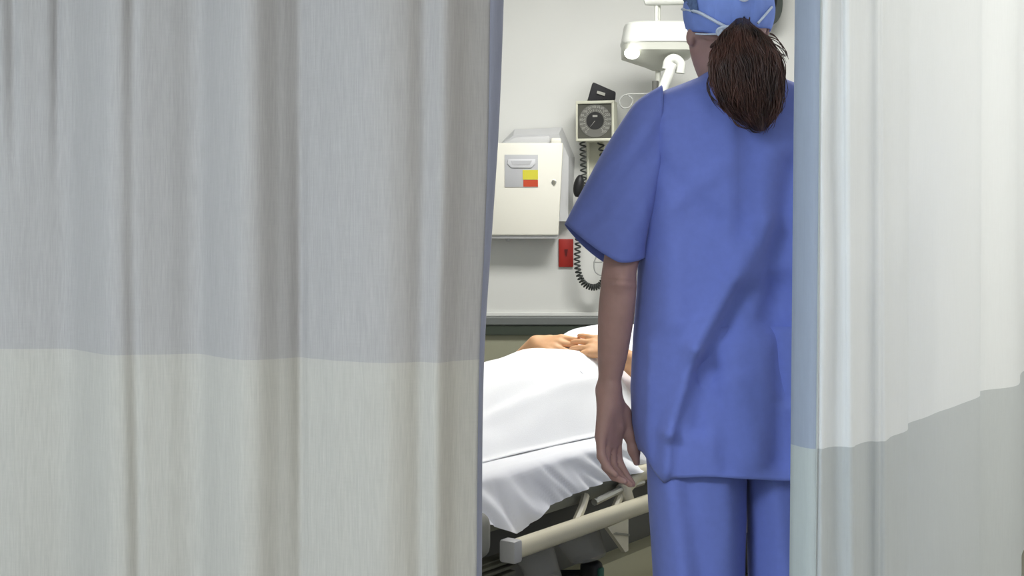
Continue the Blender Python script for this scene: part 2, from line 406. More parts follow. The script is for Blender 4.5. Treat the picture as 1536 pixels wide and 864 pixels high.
# ================================================================== CURTAINS
def band_path_left():
    px = np.array([-330, -150, 0, 100, 200, 310, 420, 570, 700, 736]); by = np.array([512, 515, 520, 526, 530, 534.5, 538, 539.5, 540.5, 541])
    Z = 433.0/(by-350.0); return px, Z
NZ = 70
def curtain_left():
    root = empty('privacy_curtain', (-.6, 2.36, 0),
        label='wide grey woven privacy curtain filling the left half, pale lower half', cat='curtain', group='hospital privacy curtains')
    px, Z = band_path_left()
    u = np.linspace(-330, 736, 420)
    Zs = smooth_interp(u, px, Z); X = (u-768)/F*Zs; Y = Zs
    # fold depth (m, towards the camera) read off the shading
    top = [(-330, 0), (-230, .02), (-150, -.012), (-50, .016), (14, .015), (58, -.004), (94, -.017), (140, .004), (180, .019), (194, .017), (210, .009), (250, -.006), (290, -.019), (330, .002), (372, .017), (388, .014), (420, -.004), (448, -.013), (462, -.009), (520, .012), (592, .025), (612, .021), (638, .012), (672, .018), (700, .002), (736, -.013)]
    bot = [(a, b*.8) for a, b in top]
    ot = smooth_interp(u, *zip(*top)); ob = smooth_interp(u, *zip(*bot))
    zband, zbot, ztop = .899, .32, 2.40
    edge_z = [PZ(y, 2.28) for y in (900, 500, 350, 200, 0, -400)]; edge_px = [721, 727, 737, 747, 755, 764]
    edge_w = [7, 7, 10, 15, 20, 22]
    def row(z):
        f = sstep(.55, 1.25, z); o = ot*f+ob*(1-f)
        dip = lambda c, w, d: d*np.exp(-((u-c)/w)**2)
        o = o-dip(205+4*(1.2-z)+3*math.sin(z*4), 8, .0036*(.9+1.1*noise.noise(Vector((z*2.1, 1, 1)))))-dip(447+2*math.sin(z*3+1), 9, .003*(.9+1.1*noise.noise(Vector((z*1.7, 5, 1)))))-(dip(24+14*(1.5-z), 7, .007)+dip(76, 5, .005))*sstep(1.15, 1.5, z)
        e = smooth_interp(z, edge_z, edge_px); wdt = smooth_interp(z, edge_z, edge_w)
        end = e-wdt                                   # where the body cloth meets the hem strip
        uu = u+(end-736)*sstep(560, 736, u)
        x = (uu-768)/F*Zs
        wob = np.array([noise.noise(Vector((a*2.2, z*.7, 3.1))) for a in u/200])*.006+np.array([noise.noise(Vector((a*7, z*1.2, 9.1))) for a in u/200])*.0022
        return np.stack([x, Y-o*2.35-wob, np.full_like(x, z)], 1)
    def hem(z):
        e = smooth_interp(z, edge_z, edge_px); wdt = smooth_interp(z, edge_z, edge_w); r = row(z)[-1]
        out = []
        for t in np.linspace(0, 1, 9):
            q = e-wdt+wdt*math.sin(t*PI/2*1.15)/math.sin(PI/2*1.15) if t < .9 else e+wdt*.0
            x = (e-wdt+wdt*math.sin(min(t*1.25, 1)*PI/2)-768)/F*Zs[-1]
            y = r[1]+.004*math.sin(t*PI)-.004+.05*t**1.6
            out.append((x, y, z))
        return np.array(out)
    def sheet(zs, fn):
        rows = [fn(z) for z in zs]; return MB().loft([list(map(tuple, r)) for r in rows], closed=False)
    sheet(np.linspace(zband, ztop, NZ), row).build('upper_panel', M['cur_l_up'], root, angle=180, label='grey upper panel')
    sheet(np.linspace(zbot, zband, 40), row).build('lower_panel', M['cur_l_low'], root, angle=180, label='paler lower panel')
    sheet(np.linspace(zbot, ztop, 90), hem).build('edge_hem', M['cur_l_hem'], root, angle=180)
    return X, Y
curtain_left()

RZ = .769      # height of the colour change
RPTS = [(1228, 2.148), (1238, 2.150), (1256, 2.168), (1268, 2.166), (1276, 2.162), (1284, 2.184), (1304, 2.222), (1318, 2.224), (1327, 2.230), (1336, 2.266), (1362, 2.350), (1365.5, 2.440), (1400, 2.560), (1436, 2.690), (1468, 2.830), (1471, 2.930), (1526, 3.050), (1531, 3.34), (1562, 3.46), (1600, 3.50), (1660, 3.62), (1700, 3.60), (1780, 3.78), (1850, 3.90)]
def curtain_right():
    root = empty('privacy_curtain', (.8, 2.6, 0),
        label='white privacy curtain at the right with blue-grey hemmed edge, overlapping the nurse', cat='curtain', group='hospital privacy curtains')
    ctrl = np.array([((p-768)/F*Z, Z) for p, Z in RPTS])
    base = spline(ctrl, 400); s = np.linspace(0, 1, len(base))
    t = np.gradient(base, axis=0); t /= np.linalg.norm(t, axis=1)[:, None]+1e-9; nr = np.stack([t[:, 1], -t[:, 0]], 1)
    def shift(z): return -.0095*(1.3-z)                 # the edge leans a little to the left towards the floor
    def row(z):
        w = np.array([noise.noise(Vector((a*9, z*.8, 5.0))) for a in s])*.008+np.array([noise.noise(Vector((a*30, z*.6, 1.7))) for a in s])*.0048
        ed = np.array([noise.noise(Vector((a*30, z*3.2, 8.3))) for a in s])*.006*(1-sstep(.05, .16, s))
        b = base+nr*(w*sstep(0, .04, s)+ed*sstep(0, .03, s))[:, None]
        x = b[:, 0]+shift(z)*(1-sstep(.0, .35, s))+.010*(1.2-z)*np.exp(-((s-.15)/.06)**2)
        return np.stack([x, b[:, 1], np.full_like(x, z)], 1)
    def hem(z):
        e = row(z)[0]; out = []
        wd = 28*(1-.10*(1.2-z)*0)
        for tt in np.linspace(0, 1, 8):
            out.append((e[0]-.030*tt, e[1]-.0015-.0012*math.sin(tt*PI)+.050*tt**2*1.0, z))
        # fold back behind itself
        l = out[-1]
        for k in range(1, 5): out.append((l[0]-.0014*math.sin(k*PI/4)+.0045*k*.8, l[1]+.004*k, z))
        return np.array(out)
    def sheet(zs, fn): return MB().loft([list(map(tuple, fn(z))) for z in zs], closed=False)
    sheet(np.linspace(RZ, 2.40, 70), row).build('upper_panel', M['cur_r_up'], root, angle=180, label='white upper panel')
    sheet(np.linspace(.32, RZ, 30), row).build('lower_panel', M['cur_r_low'], root, angle=180, label='pale grey lower panel')
    sheet(np.linspace(RZ, 2.40, 50), hem).build('edge_hem', M['cur_r_hem'], root, angle=180)
    sheet(np.linspace(.32, RZ, 20), hem).build('edge_hem', M['cur_r_hem_low'], root, angle=180)
    zs = np.linspace(.32, 2.4, 60)
    MB().tube([row(z)[2]+np.array([0, -.0016, 0]) for z in zs], .0013, 5).build('hem_stitching', M['cur_r_hem_low'], root)
    return base
curtain_right()

# overhead tracks that carry the curtains
def track(pts, lab):
    root = empty('curtain_track', tuple(pts[0]), label=lab, cat='curtain track')
    MB().tube(pts, .014, 8).build('rail', M['track'], root)
    for p in pts[::max(1, len(pts)//4)]:
        MB().tube([p, (p[0], p[1], TOP)], .007, 8).build('hanger', M['track'], root)
px_, Z_ = band_path_left()
track([((p-768)/F*z, z, 2.415) for p, z in zip(px_, Z_)], 'aluminium track on the ceiling over the left grey curtain')
track([((p-768)/F*z, z, 2.415) for p, z in RPTS[::2]], 'aluminium track on the ceiling over the right white curtain')

# ================================================================== BED
PH = math.atan2(.826, .564)
BED = (0.162, 3.95, 0)
bed = empty('hospital_stretcher', BED, PH, label='hospital stretcher bed with cream side rail lowered, in the gap between curtains', cat='hospital bed')
def L(a, y, z): return (a, y, z)
A0, A1 = -1.10, .92
# base
mb = MB().box((-.92, -.27, .11), (.78, .27, .226), .03)
mb.build('base_shroud', M['base'], bed, local=True)
MB().box((-.74, -.22, .22), (.66, .22, .40), .02).build('storage_tray', M['darkgrey'], bed, local=True)
vm = MB()
for k in range(10): vm.box((A0+.10, -.338, .348-.015*k), (-.765, -.29, .356-.015*k), .003)
vm.box((A0+.10, -.322, .20), (-.765, -.285, .36), .004)
vm.build('vent_grille', M['vent'], bed, local=True)
for a in (-.85, .70):
    for y in (-.26, .26):
        MB().tube([(a, y, .2), (a, y, .125)], .02, 10).build('caster_stem', M['steel'], bed, local=True)
        MB().disc_lathe((a, y-.02, .07), (0, 1, 0), [(0, .03), (0, .062), (.006, .07), (.034, .07), (.04, .062), (.04, .03)]).build('caster', M['wheel'], bed, local=True)
for a in (-.62, .45): MB().tube([(a, 0, .38), (a, 0, .46)], .045, 16).build('lift_column', M['steel'], bed, local=True)
# litter frame
f = MB()
for y in (-.325, .325): f.box((A0, y-.018, .435), (A1, y+.018, .478), .006)
for a in (A0+.02, -.55, .1, A1-.05): f.box((a-.02, -.31, .44), (a+.02, .31, .47), .005)
f.build('litter_frame', M['frame'], bed, local=True)
# a rounded grey bumper box at the foot corner
MB().box((A0+.02, -.395, .395), (-.93, -.31, .50), .03, seg=4).build('corner_bumper', M['grey_plastic'], bed, local=True)
mb = MB()
prof = [(-.28, .478), (-.335, .478), (-.34, .49), (-.34, .55), (-.335, .56), (-.28, .562), (.28, .562), (.335, .56), (.34, .55), (.34, .49), (.335, .478), (.28, .478)]
mb.loft([[(a, y*sc, .52+(z-.52)*sz) for y, z in prof] for a, sc, sz in [(A0+.01, .97, .8), (A0+.03, 1, 1), (A1-.03, 1, 1), (A1-.01, .97, .8)]])
mb.build('mattress', M['mattress'], bed, local=True)
# near side rail, lowered
def side_rail(sg, nm='side_rail'):
    y = sg*.405
    n = 26; aa = np.linspace(-.87, .55, n)
    rail = MB()
    rings = []
    for i, a in enumerate(aa):
        t = min(1, (n-1-i)/2+.35)
        rings.append([(a, y+.019*t*math.cos(q)*1.0, .406+.021*t*math.sin(q)*(1 if math.sin(q) > 0 else 1.2)) for q in np.linspace(0, 2*PI, 17)[:-1]])
    rail.loft(rings); r = rail.build(nm, M['cream'], bed, local=True)
    MB().box((-.902, y-.022, .378), (-.868, y+.022, .430), .007).build('end_cap', M['endcap'], r, local=True)
    for a in (-.57, -.38, .12, .40):
        MB().tube([(a, y+.0-sg*.022, .41), (a+.05, y-sg*.035, .435), (a+.09, y-sg*.05, .455)], .011, 8).build('rail_arm', M['cream'], r, local=True)
    for a in (-.31,):
        MB().tube([(a, y-sg*.022, .40), (a-.01, y-sg*.03, .45), (a+.05, y-sg*.03, .478), (a+.28, y-sg*.03, .478), (a+.33, y-sg*.03, .44)], .022, 10).build('release_handle', M['cream'], r, local=True)
    MB().tube([(-.47, y-sg*.03, .440), (-.33, y-sg*.03, .452), (-.22, y-sg*.03, .452)], .009, 8).build('link_bar', M['steel'], r, local=True)
    for a in (-.415,):
        MB().loft([[(a-.06, y, .383), (a+.045, y, .387), (a+.045, y, .305), (a+.03, y, .303)], [(a-.06, y+sg*.012, .383), (a+.045, y+sg*.012, .387), (a+.045, y+sg*.012, .305), (a+.03, y+sg*.012, .303)]]).build('bracket', M['cream'], r, local=True)
        MB().loft([[(a-.035, y+sg*.013, .362), (a-.022, y+sg*.013, .364), (a+.044, y+sg*.013, .348), (a+.044, y+sg*.013, .342)], [(a-.035, y+sg*.016, .362), (a-.022, y+sg*.016, .364), (a+.044, y+sg*.016, .348), (a+.044, y+sg*.016, .342)]]).build('slot', M['frame'], r, local=True)
    return r
side_rail(-1); side_rail(1)
# clear storage pocket under the rail and the brake pedal
bagm = MB()
for (a, b, z0) in ((-.78, -.62, .275), (-.60, -.40, .29)):
    rings = []
    for i, t in enumerate(np.linspace(0, 1, 6)):
        rings.append([(a+(b-a)*.5+(b-a)*.5*(1-.25*t)*math.cos(q)+.06*t, -.34+.03*math.sin(q), .365-(.365-z0)*t) for q in np.linspace(0, 2*PI, 15)[:-1]])
    bagm.loft(rings)
bagm.build('storage_pocket', M['bag'], bed, local=True)
pd = MB().box((-.428, -.36, .215), (-.388, -.30, .278), .018, seg=4).tube([(-.408, -.33, .24), (-.408, -.2, .22)], .012, 8).build('brake_pedal', M['black'], bed, local=True)
MB().box((-.422, -.364, .222), (-.398, -.352, .262), .006).build('pedal_pad', M['green'], pd, local=True)

# fitted sheet: top plus near and far drapes with gathers
def sheet_mesh():
    hem_a = [-1.12, -1.0, -.93, -.87, -.80, -.76, -.70, -.62, -.54, -.45, -.32, -.1, .3, .93]
    hem_z = [.47, .475, .468, .445, .424, .432, .457, .468, .476, .480, .486, .485, .47, .46]
    na = 240; aa = np.linspace(A0-.018, A1+.012, na); verts = []
    ys = []
    def col(a):
        hz = smooth_interp(a, hem_a, hem_z); pts = []
        lift = .004
        for t in np.linspace(1, 0, 16):                 # near drape, bottom to top
            s = t; z = .572-(.572-hz)*s
            g = (noise.noise(Vector((a*10-1.6*s, s*.5, 2.0)))*.036+noise.noise(Vector((a*24-2.5*s, s, 7.0)))*.014)*s**.7
            out = .346+.016*s+abs(g)*1.1+.004
            rr = .02
            if s < .15: out -= rr*(1-math.sqrt(max(0, 1-(1-s/.15)**2)))*.8
            pts.append((a, -out, z))
        for y in np.linspace(-.325, .325, 40):
            d = .0025*noise.noise(Vector((a*6, y*7, .3)))
            edge = max(0, abs(y)-.30)/.025
            pts.append((a, y, .5745+d-.0025*edge**2))
        for t in np.linspace(0, 1, 8):
            z = .572-.11*t; g = noise.noise(Vector((a*12, t, 5.0)))*.012*t
            pts.append((a, .346+.008*t+abs(g)+.004, z))
        return pts
    rows = [col(a) for a in aa]
    # foot-end tuck
    first = [(p[0]-.012, p[1]*.98, min(p[2], .47)) for p in rows[0]]
    rows = [first]+rows
    return MB().loft(rows, closed=False)
sh = sheet_mesh().xf(W[bed.name]).build('bed_sheet', M['sheet'], None, angle=180,
    label='white fitted sheet on the stretcher, its gathered edge hanging over the side', cat='sheet')

# pillow
def pillow():
    rings = []
    for i, t in enumerate(np.linspace(-1, 1, 17)):
        w = (1-abs(t)**4)**.5+.02
        rings.append([(.74+.145*t, .24*(1-.25*abs(t)**6)*math.cos(q), .601+.022*w*(math.copysign(abs(math.sin(q))**1.1, math.sin(q)))) for q in np.linspace(0, 2*PI, 29)[:-1]])
    return MB().loft(rings).xf(W[bed.name]).build('pillow', M['pillow'], None, angle=180, label='white pillow under the patient\'s head at the far end of the bed', cat='pillow')
pillow()

# ---- patient (bed-local coordinates, moved into the world by the parent)
pat = empty('person', BED, PH, label='patient lying on their back on the stretcher, hands folded on the belly', cat='person')
W[pat.name] = Matrix.Identity(4)      # its parts are made directly in local coordinates
g = SDF((-1.0, -.36, .56), (.86, .36, .92), .0032)
g.chain([(-.05, 0, .672), (.12, 0, .682), (.30, 0, .695), (.40, 0, .685)], [.088, .09, .10, .08], .03, (1, 1.55, 1))
g.cone((.40, -.13, .68), (.40, .13, .68), .06, .06, .05)
for q in (-1, 1):
    g.chain([(-.06, .080*q, .668), (-.48, .075*q, .648), (-.88, .075*q, .630)], [.080, .058, .040], .03)
    g.chain([(-.88, .075*q, .628), (-.93, .08*q, .65), (-.94, .09*q, .735)], [.038, .032, .022], .02)
    sh_, el = (.38, .175*q, .68), ((.045, .235, .672) if q > 0 else (.045, -.262, .700))
    wr = (.0, .110, .785) if q > 0 else (-.022, -.182, .775)
    g.chain([sh_, el], [.05, .04], .03); g.chain([el, wr], [.042, .024], .02)
g.chain([(.42, 0, .685), (.54, 0, .70)], [.06, .052], .03)
hat = head_sdf(g, (.635, 0, .735), (.10, 0, .995), (.995, 0, -.10), (0, 1, 0))
cur = [[.25, .30, .2]]*4
hand_sdf(g, (.0, .108, .785), (-.12, -1, -.02), (.62, 0, -.78), (.8, 0, .6), [[.06, .12, .1], [.1, .12, .1], [.12, .14, .1], [.16, .16, .1]], L=.078, sp=1.2, fk=.001)
hand_sdf(g, (-.022, -.180, .775), (-.02, 1, .17), (.62, .1, -.78), (.8, 0, .6), [[.08, .14, .1], [.12, .14, .1], [.14, .16, .1], [.2, .18, .1]], L=.078, sp=1.2, fk=.001)
V, Q = g.mesh(1)
mesh_np('body', V, Q, M['skin2'], pat)
def LB(mb, nm, m, par=pat, **kw): return mb.build(nm, m, par, local=True, angle=180, **kw)
for q in (-1, 1):
    p = hat(.031*q, .083, .002); e = LB(MB().ell(p, (.011, .011, .011)), 'eye', M['eye'])
# hair
hm = MB(); R3 = Matrix(((.995, 0, .10), (0, 1, 0), (-.10, 0, .995)))
hr = []
for i in range(13):
    t = PI*.5*(i/12)*1.05
    hr.append([tuple(np.array((.652, 0, .724))+np.array((.098*math.cos(t)*1.0+.0, .083*math.sin(t)*math.cos(f), .096*math.sin(t)*math.sin(f)-.010*math.cos(t)))) for f in np.linspace(0, 2*PI, 25)[:-1]])
hm.loft(hr, caps=True); LB(hm, 'hair', M['hair2'])
# gown over the torso: open sheet closed into a shell
def gown():
    rings = []
    for a, w, zc, h in [(-.16, .225, .668, .112), (-.02, .232, .672, .122), (.10, .215, .682, .128), (.22, .20, .695, .138), (.32, .205, .695, .135), (.40, .21, .69, .105), (.455, .16, .69, .085), (.478, .10, .70, .072)]:
        lap = 1-sstep(0.0, .16, a); r = []
        for q in np.linspace(0, 2*PI, 41)[:-1]:
            c, sn = math.cos(q), math.sin(q)
            y = w*math.copysign(abs(c)**.8, c); z = max(.582, zc+h*sn+.004*math.sin(5*q+a*20))
            y2 = .252*c; z2 = .572+.203*(1-abs(c)**2.6)**.95 if sn > 0 else .582
            r.append((a+.004*math.sin(9*q), y*(1-lap)+y2*lap, z*(1-lap)+z2*lap))
        rings.append(r)
    return MB().loft(rings, caps=False)
LB(gown(), 'gown', M['gown'])
for q in (-1, 1):
    pts = [(.40, .165*q, .685), (.33, .192*q, .685), (.25, .212*q, .69), (.19, .225*q, .695)]
    LB(MB().tube(pts, [.06, .066, .068, .07], 16, caps=False), 'sleeve', M['gown'])

# blanket
def blanket():
    HA = [-1.12, -1.03, -.95, -.88, -.70, -.55, -.42, -.28, -.14, -.075]; HH = [.03, .19, .225, .19, .135, .146, .166, .184, .197, .198]
    WA = [-1.12, -.9, -.7, -.4, -.2, -.06]; WW = [.25, .25, .245, .255, .268, .27]
    rows = []; aa = np.linspace(-1.115, -.052, 110)
    for a in aa:
        H = smooth_interp(a, HA, HH); Wd = smooth_interp(a, WA, WW); r = []
        for t in np.linspace(-1.14, 1.14, 90):
            tt = max(-1, min(1, t)); y = Wd*tt*(1+.02*noise.noise(Vector((a*5, 0, t))))
            z = .577+H*(1-abs(tt)**2.6)**.95
            z += .009*noise.noise(Vector((a*4.2+t*2.2, t*1.6, 3.3)))*(1-abs(tt)**6)+.010*noise.noise(Vector((a*9-t*4, t*4, 1.3)))*(.25+abs(tt))*(1-abs(tt)**8)
            wv = .5+.5*noise.noise(Vector((a*3.1, 0, 8.8)))
            z += (.012*math.exp(-((t+.74+.08*math.sin(a*4))/.06)**2)-.010*math.exp(-((t+.60+.06*math.sin(a*5))/.07)**2))*wv*1.4
            if abs(t) > 1: y += math.copysign((abs(t)-1)*.16, t)
            r.append((a-.018*abs(tt)**2*(1 if a > -.2 else 0)*sstep(-.2, -.068, a)+.05*max(0, -t)*sstep(-.2, -.068, a), y, z))
        rows.append(r)
    # folded top edge
    last = rows[-1]; rows.append([(p[0]+.004, p[1], p[2]-.005) for p in last])
    o = MB().loft(rows, closed=False).xf(Matrix.Translation(Vector(BED)) @ Matrix.Rotation(PH, 4, 'Z')).build('blanket', M['blanket'], None, angle=180,
        label='white blanket drawn over the patient up to the folded hands', cat='blanket')
    md = o.modifiers.new('thick', 'SOLIDIFY'); md.thickness = .003; md.offset = 1
blanket()

# ================================================================== NURSE
NX, NY = .467, 2.75
nurse = empty('person', (NX, NY, 0), label='nurse seen from behind in blue scrubs and cap with a long brown ponytail', cat='person')
Zn = 2.735
g = SDF((.12, 2.5, 0), (.86, 3.30, 1.68), .0036)
HC = np.array((.4525, 2.775, 1.552))
tw = math.radians(16)      # head turned slightly to the left
Fw = (-math.sin(tw), math.cos(tw), 0); Rt = (math.cos(tw), math.sin(tw), 0)
nat = head_sdf(g, HC, Fw, (0, 0, 1), Rt)
g.chain([(.462, 2.755, 1.34), (.458, 2.755, 1.42), (.455, 2.765, 1.50)], [.06, .053, .054], .03)
g.cone(P(1052, 56, 2.775), P(1063, 104, 2.78), .026, .022, .025)
g.ell(P(1037, 56, 2.755), (.011, .015, .019), .002)
g.chain([(NX, 2.778, .86), (NX, 2.778, 1.05), (NX, 2.775, 1.25), (NX, 2.768, 1.33)], [.086, .070, .080, .068], .05, (1.5, 1, 1))
g.cone((NX-.16, 2.76, 1.345), (NX+.16, 2.76, 1.345), .045, .045, .05)
for q, x in ((-1, .385), (1, .585)):
    g.chain([(x-.01*q*0, 2.76, .84), (x, 2.76, .47), (x, 2.755, .10)], [.082, .055, .037], .04)
    g.chain([(x, 2.74, .05), (x+.01*q, 2.90, .035)], [.036, .026], .03)
# left arm: hangs straight down, hand curled, thumb towards the thigh
sl, el, wl = P(985, 190, Zn), P(930, 424, 2.715), P(913, 584, 2.735)
g.limb([sl, P(955, 290, 2.73), P(931, 395, 2.717), P(928, 430, 2.716), P(924, 475, 2.719), P(919, 530, 2.727), P(915, 565, 2.733), wl], [.05, .044, .0345, .0352, .0355, .0295, .0225, .0205], n=40)
g.cone(P(930, 418, 2.685), P(931, 424, 2.684), .011, .011, .02)
# left hand
kn = [P(925, 660, 2.745), P(917, 668, 2.728), P(908, 668, 2.712), P(901, 655, 2.698)]
for i, k_ in enumerate(kn):
    g.cone(wl+np.array((0, (.010, .003, -.004, -.010)[i], -.004)), k_, .0180, .0125, .018)
g.cone(P(918, 610, 2.735), P(926, 640, 2.742), .021, .015, .015)
fing = [[(927, 690, 2.735), (938, 712, 2.722), (949, 726, 2.712)], [(919, 700, 2.715), (932, 717, 2.700), (946, 727, 2.692)],
        [(909, 700, 2.695), (921, 715, 2.680), (937, 722, 2.672)], [(902, 684, 2.680), (911, 701, 2.668), (923, 712, 2.662)]]
for i, fg in enumerate(fing):
    pts = [kn[i]]+[P(*q) for q in fg]; g.chain(pts, [.0108, .0096, .0086, .0068], .003)
g.chain([P(921, 598, 2.745), P(934, 620, 2.758), P(944, 650, 2.762), P(951, 675, 2.762), P(955, 694, 2.760)], [.015, .0155, .0115, .0105, .0075], .014)
# right arm: upper arm down, forearm reaching forward (hidden by body and curtain)
sr, er, wr = np.array((.645, 2.765, 1.35)), np.array((.690, 2.785, 1.06)), np.array((.655, 3.02, 1.0))
g.chain([sr, (.67, 2.77, 1.2), er], [.05, .044, .036], .03); g.chain([er, (.68, 2.86, 1.05), wr], [.037, .036, .022], .02)
hand_sdf(g, wr, (-.1, 1, -.05), (-.2, .0, -1), (-1, 0, .3), [[.2, .3, .2]]*4)
V, Q = g.mesh(1)
# skin crease at the elbow
cr = P(935, 421, 2.68)
dz = V[:, 2]-(cr[2]-.25*(V[:, 0]-cr[0])**2*20-.12*(V[:, 0]-cr[0])); near = (np.abs(V[:, 0]-cr[0]) < .04) & (np.abs(V[:, 2]-cr[2]) < .03) & (V[:, 1] < 2.715)
V[near, 1] += .0028*np.exp(-(dz[near]/.0028)**2)-.0015*np.exp(-((dz[near]+.008)/.005)**2)
mesh_np('body', V, Q, M['skin'], nurse)
for q in (-1, 1): MB().ell(nat(.031*q, .083, .002), (.0115, .0115, .0115)).build('eye', M['eye'], nurse)

# --- trousers
def trousers():
    mb = MB()
    for q, lx in ((-1, .3815), (1, .5880)):
        rings = []
        for z in np.linspace(.07, .93, 60):
            pin = z
            xl = smooth_interp(z, [.07, .41, .62, .80, .93], [.305, .2915, .279, .272, .285]) if q < 0 else smooth_interp(z, [.07, .41, .62, .80, .93], [.500, .4905, .4845, .470, .47])
            xr = smooth_interp(z, [.07, .41, .62, .80, .93], [.468, .4785, .4830, .485, .48]) if q < 0 else smooth_interp(z, [.07, .41, .62, .80, .93], [.665, .680, .690, .690, .68])
            cx, a = (xl+xr)/2, (xr-xl)/2; b = smooth_interp(z, [.07, .41, .62, .93], [.098, .104, .112, .115])
            r = []
            for k in range(64):
                t = 2*PI*k/64; c, s_ = math.cos(t), math.sin(t)
                p = np.array([cx+a*math.copysign(abs(c)**.85, c), 2.757+b*math.copysign(abs(s_)**.9, s_), z])
                d = .006*noise.noise(Vector((t*1.2*q+q*3, z*5, 1)))+.003*noise.noise(Vector((c*3, z*15+s_*2, q)))
                if s_ < 0:
                    d += .016*math.exp(-((p[0]-(cx-a*.55-.10*(z-.5)))/.02)**2)-.012*math.exp(-((p[0]-(cx-a*.15-.12*(z-.5)))/.018)**2)+.008*math.exp(-((p[0]-(cx+a*.5-.03*(z-.5)))/.02)**2)
                p[1] += d*s_*.9; p[0] += .3*d*c
                r.append(p)
            rings.append(r)
        mb.loft(rings)
    return mb.build('trousers', M['scrub'], nurse, angle=180)
trousers()
for q, x in ((-1, .385), (1, .585)):
    rings = []
    for t in np.linspace(0, 1, 14):
        y = 2.685+.27*t; w = .046*(math.sin(PI*(.12+.80*t))**.5); h = .085-.035*sstep(.3, 1, t)
        rings.append([(x+.01*q*t+w*math.cos(a), y, max(.0, .035+(h*.55)*math.sin(a))) for a in np.linspace(0, 2*PI, 21)[:-1]])
    MB().loft(rings).build('shoe', M['shoe'], nurse)

# --- scrub top
FOLDS = [  # (x0,y0)-(x1,y1) in photo pixels at the back surface, width m, height m (+ towards the camera)
 ((1150, 330), (1040, 520), .020, .010), ((1040, 520), (1003, 650), .014, .011), ((1003, 650), (1000, 712), .012, .009),
 ((1115, 440), (1062, 560), .022, -.011), ((1062, 560), (1050, 640), .020, -.008),
 ((1195, 250), (1150, 480), .032, -.016), ((1096, 160), (1098, 420), .016, .004), ((1128, 180), (1115, 350), .022, -.006),  # first valley shaped deep to darken the back beside the curtain
 ((1000, 190), (1010, 480), .030, .006), ((978, 520), (974, 700), .009, .006), ((960, 430), (975, 560), .012, -.004),
 ((1090, 520), (1130, 690), .020, .006), ((1180, 430), (1172, 690), .028, -.014), ((1075, 590), (1090, 700), .014, -.005),  # second valley puts shade down the right of the back
 ((990, 240), (1075, 330), .018, -.004), ((985, 330), (1080, 250), .02, .004), ((1120, 560), (1190, 620), .014, .005),
]
FW = [(PX(a[0], 2.63), PZ(a[1], 2.63), PX(b[0], 2.63), PZ(b[1], 2.63), w, h) for a, b, w, h in FOLDS]
def fold(x, z):
    s_ = 0
    for x0, z0, x1, z1, w, h in FW:
        dx, dz_ = x1-x0, z1-z0; t = max(0, min(1, ((x-x0)*dx+(z-z0)*dz_)/(dx*dx+dz_*dz_)))
        d2 = (x-x0-t*dx)**2+(z-z0-t*dz_)**2; s_ += h*math.exp(-d2/(w*w))
    return s_
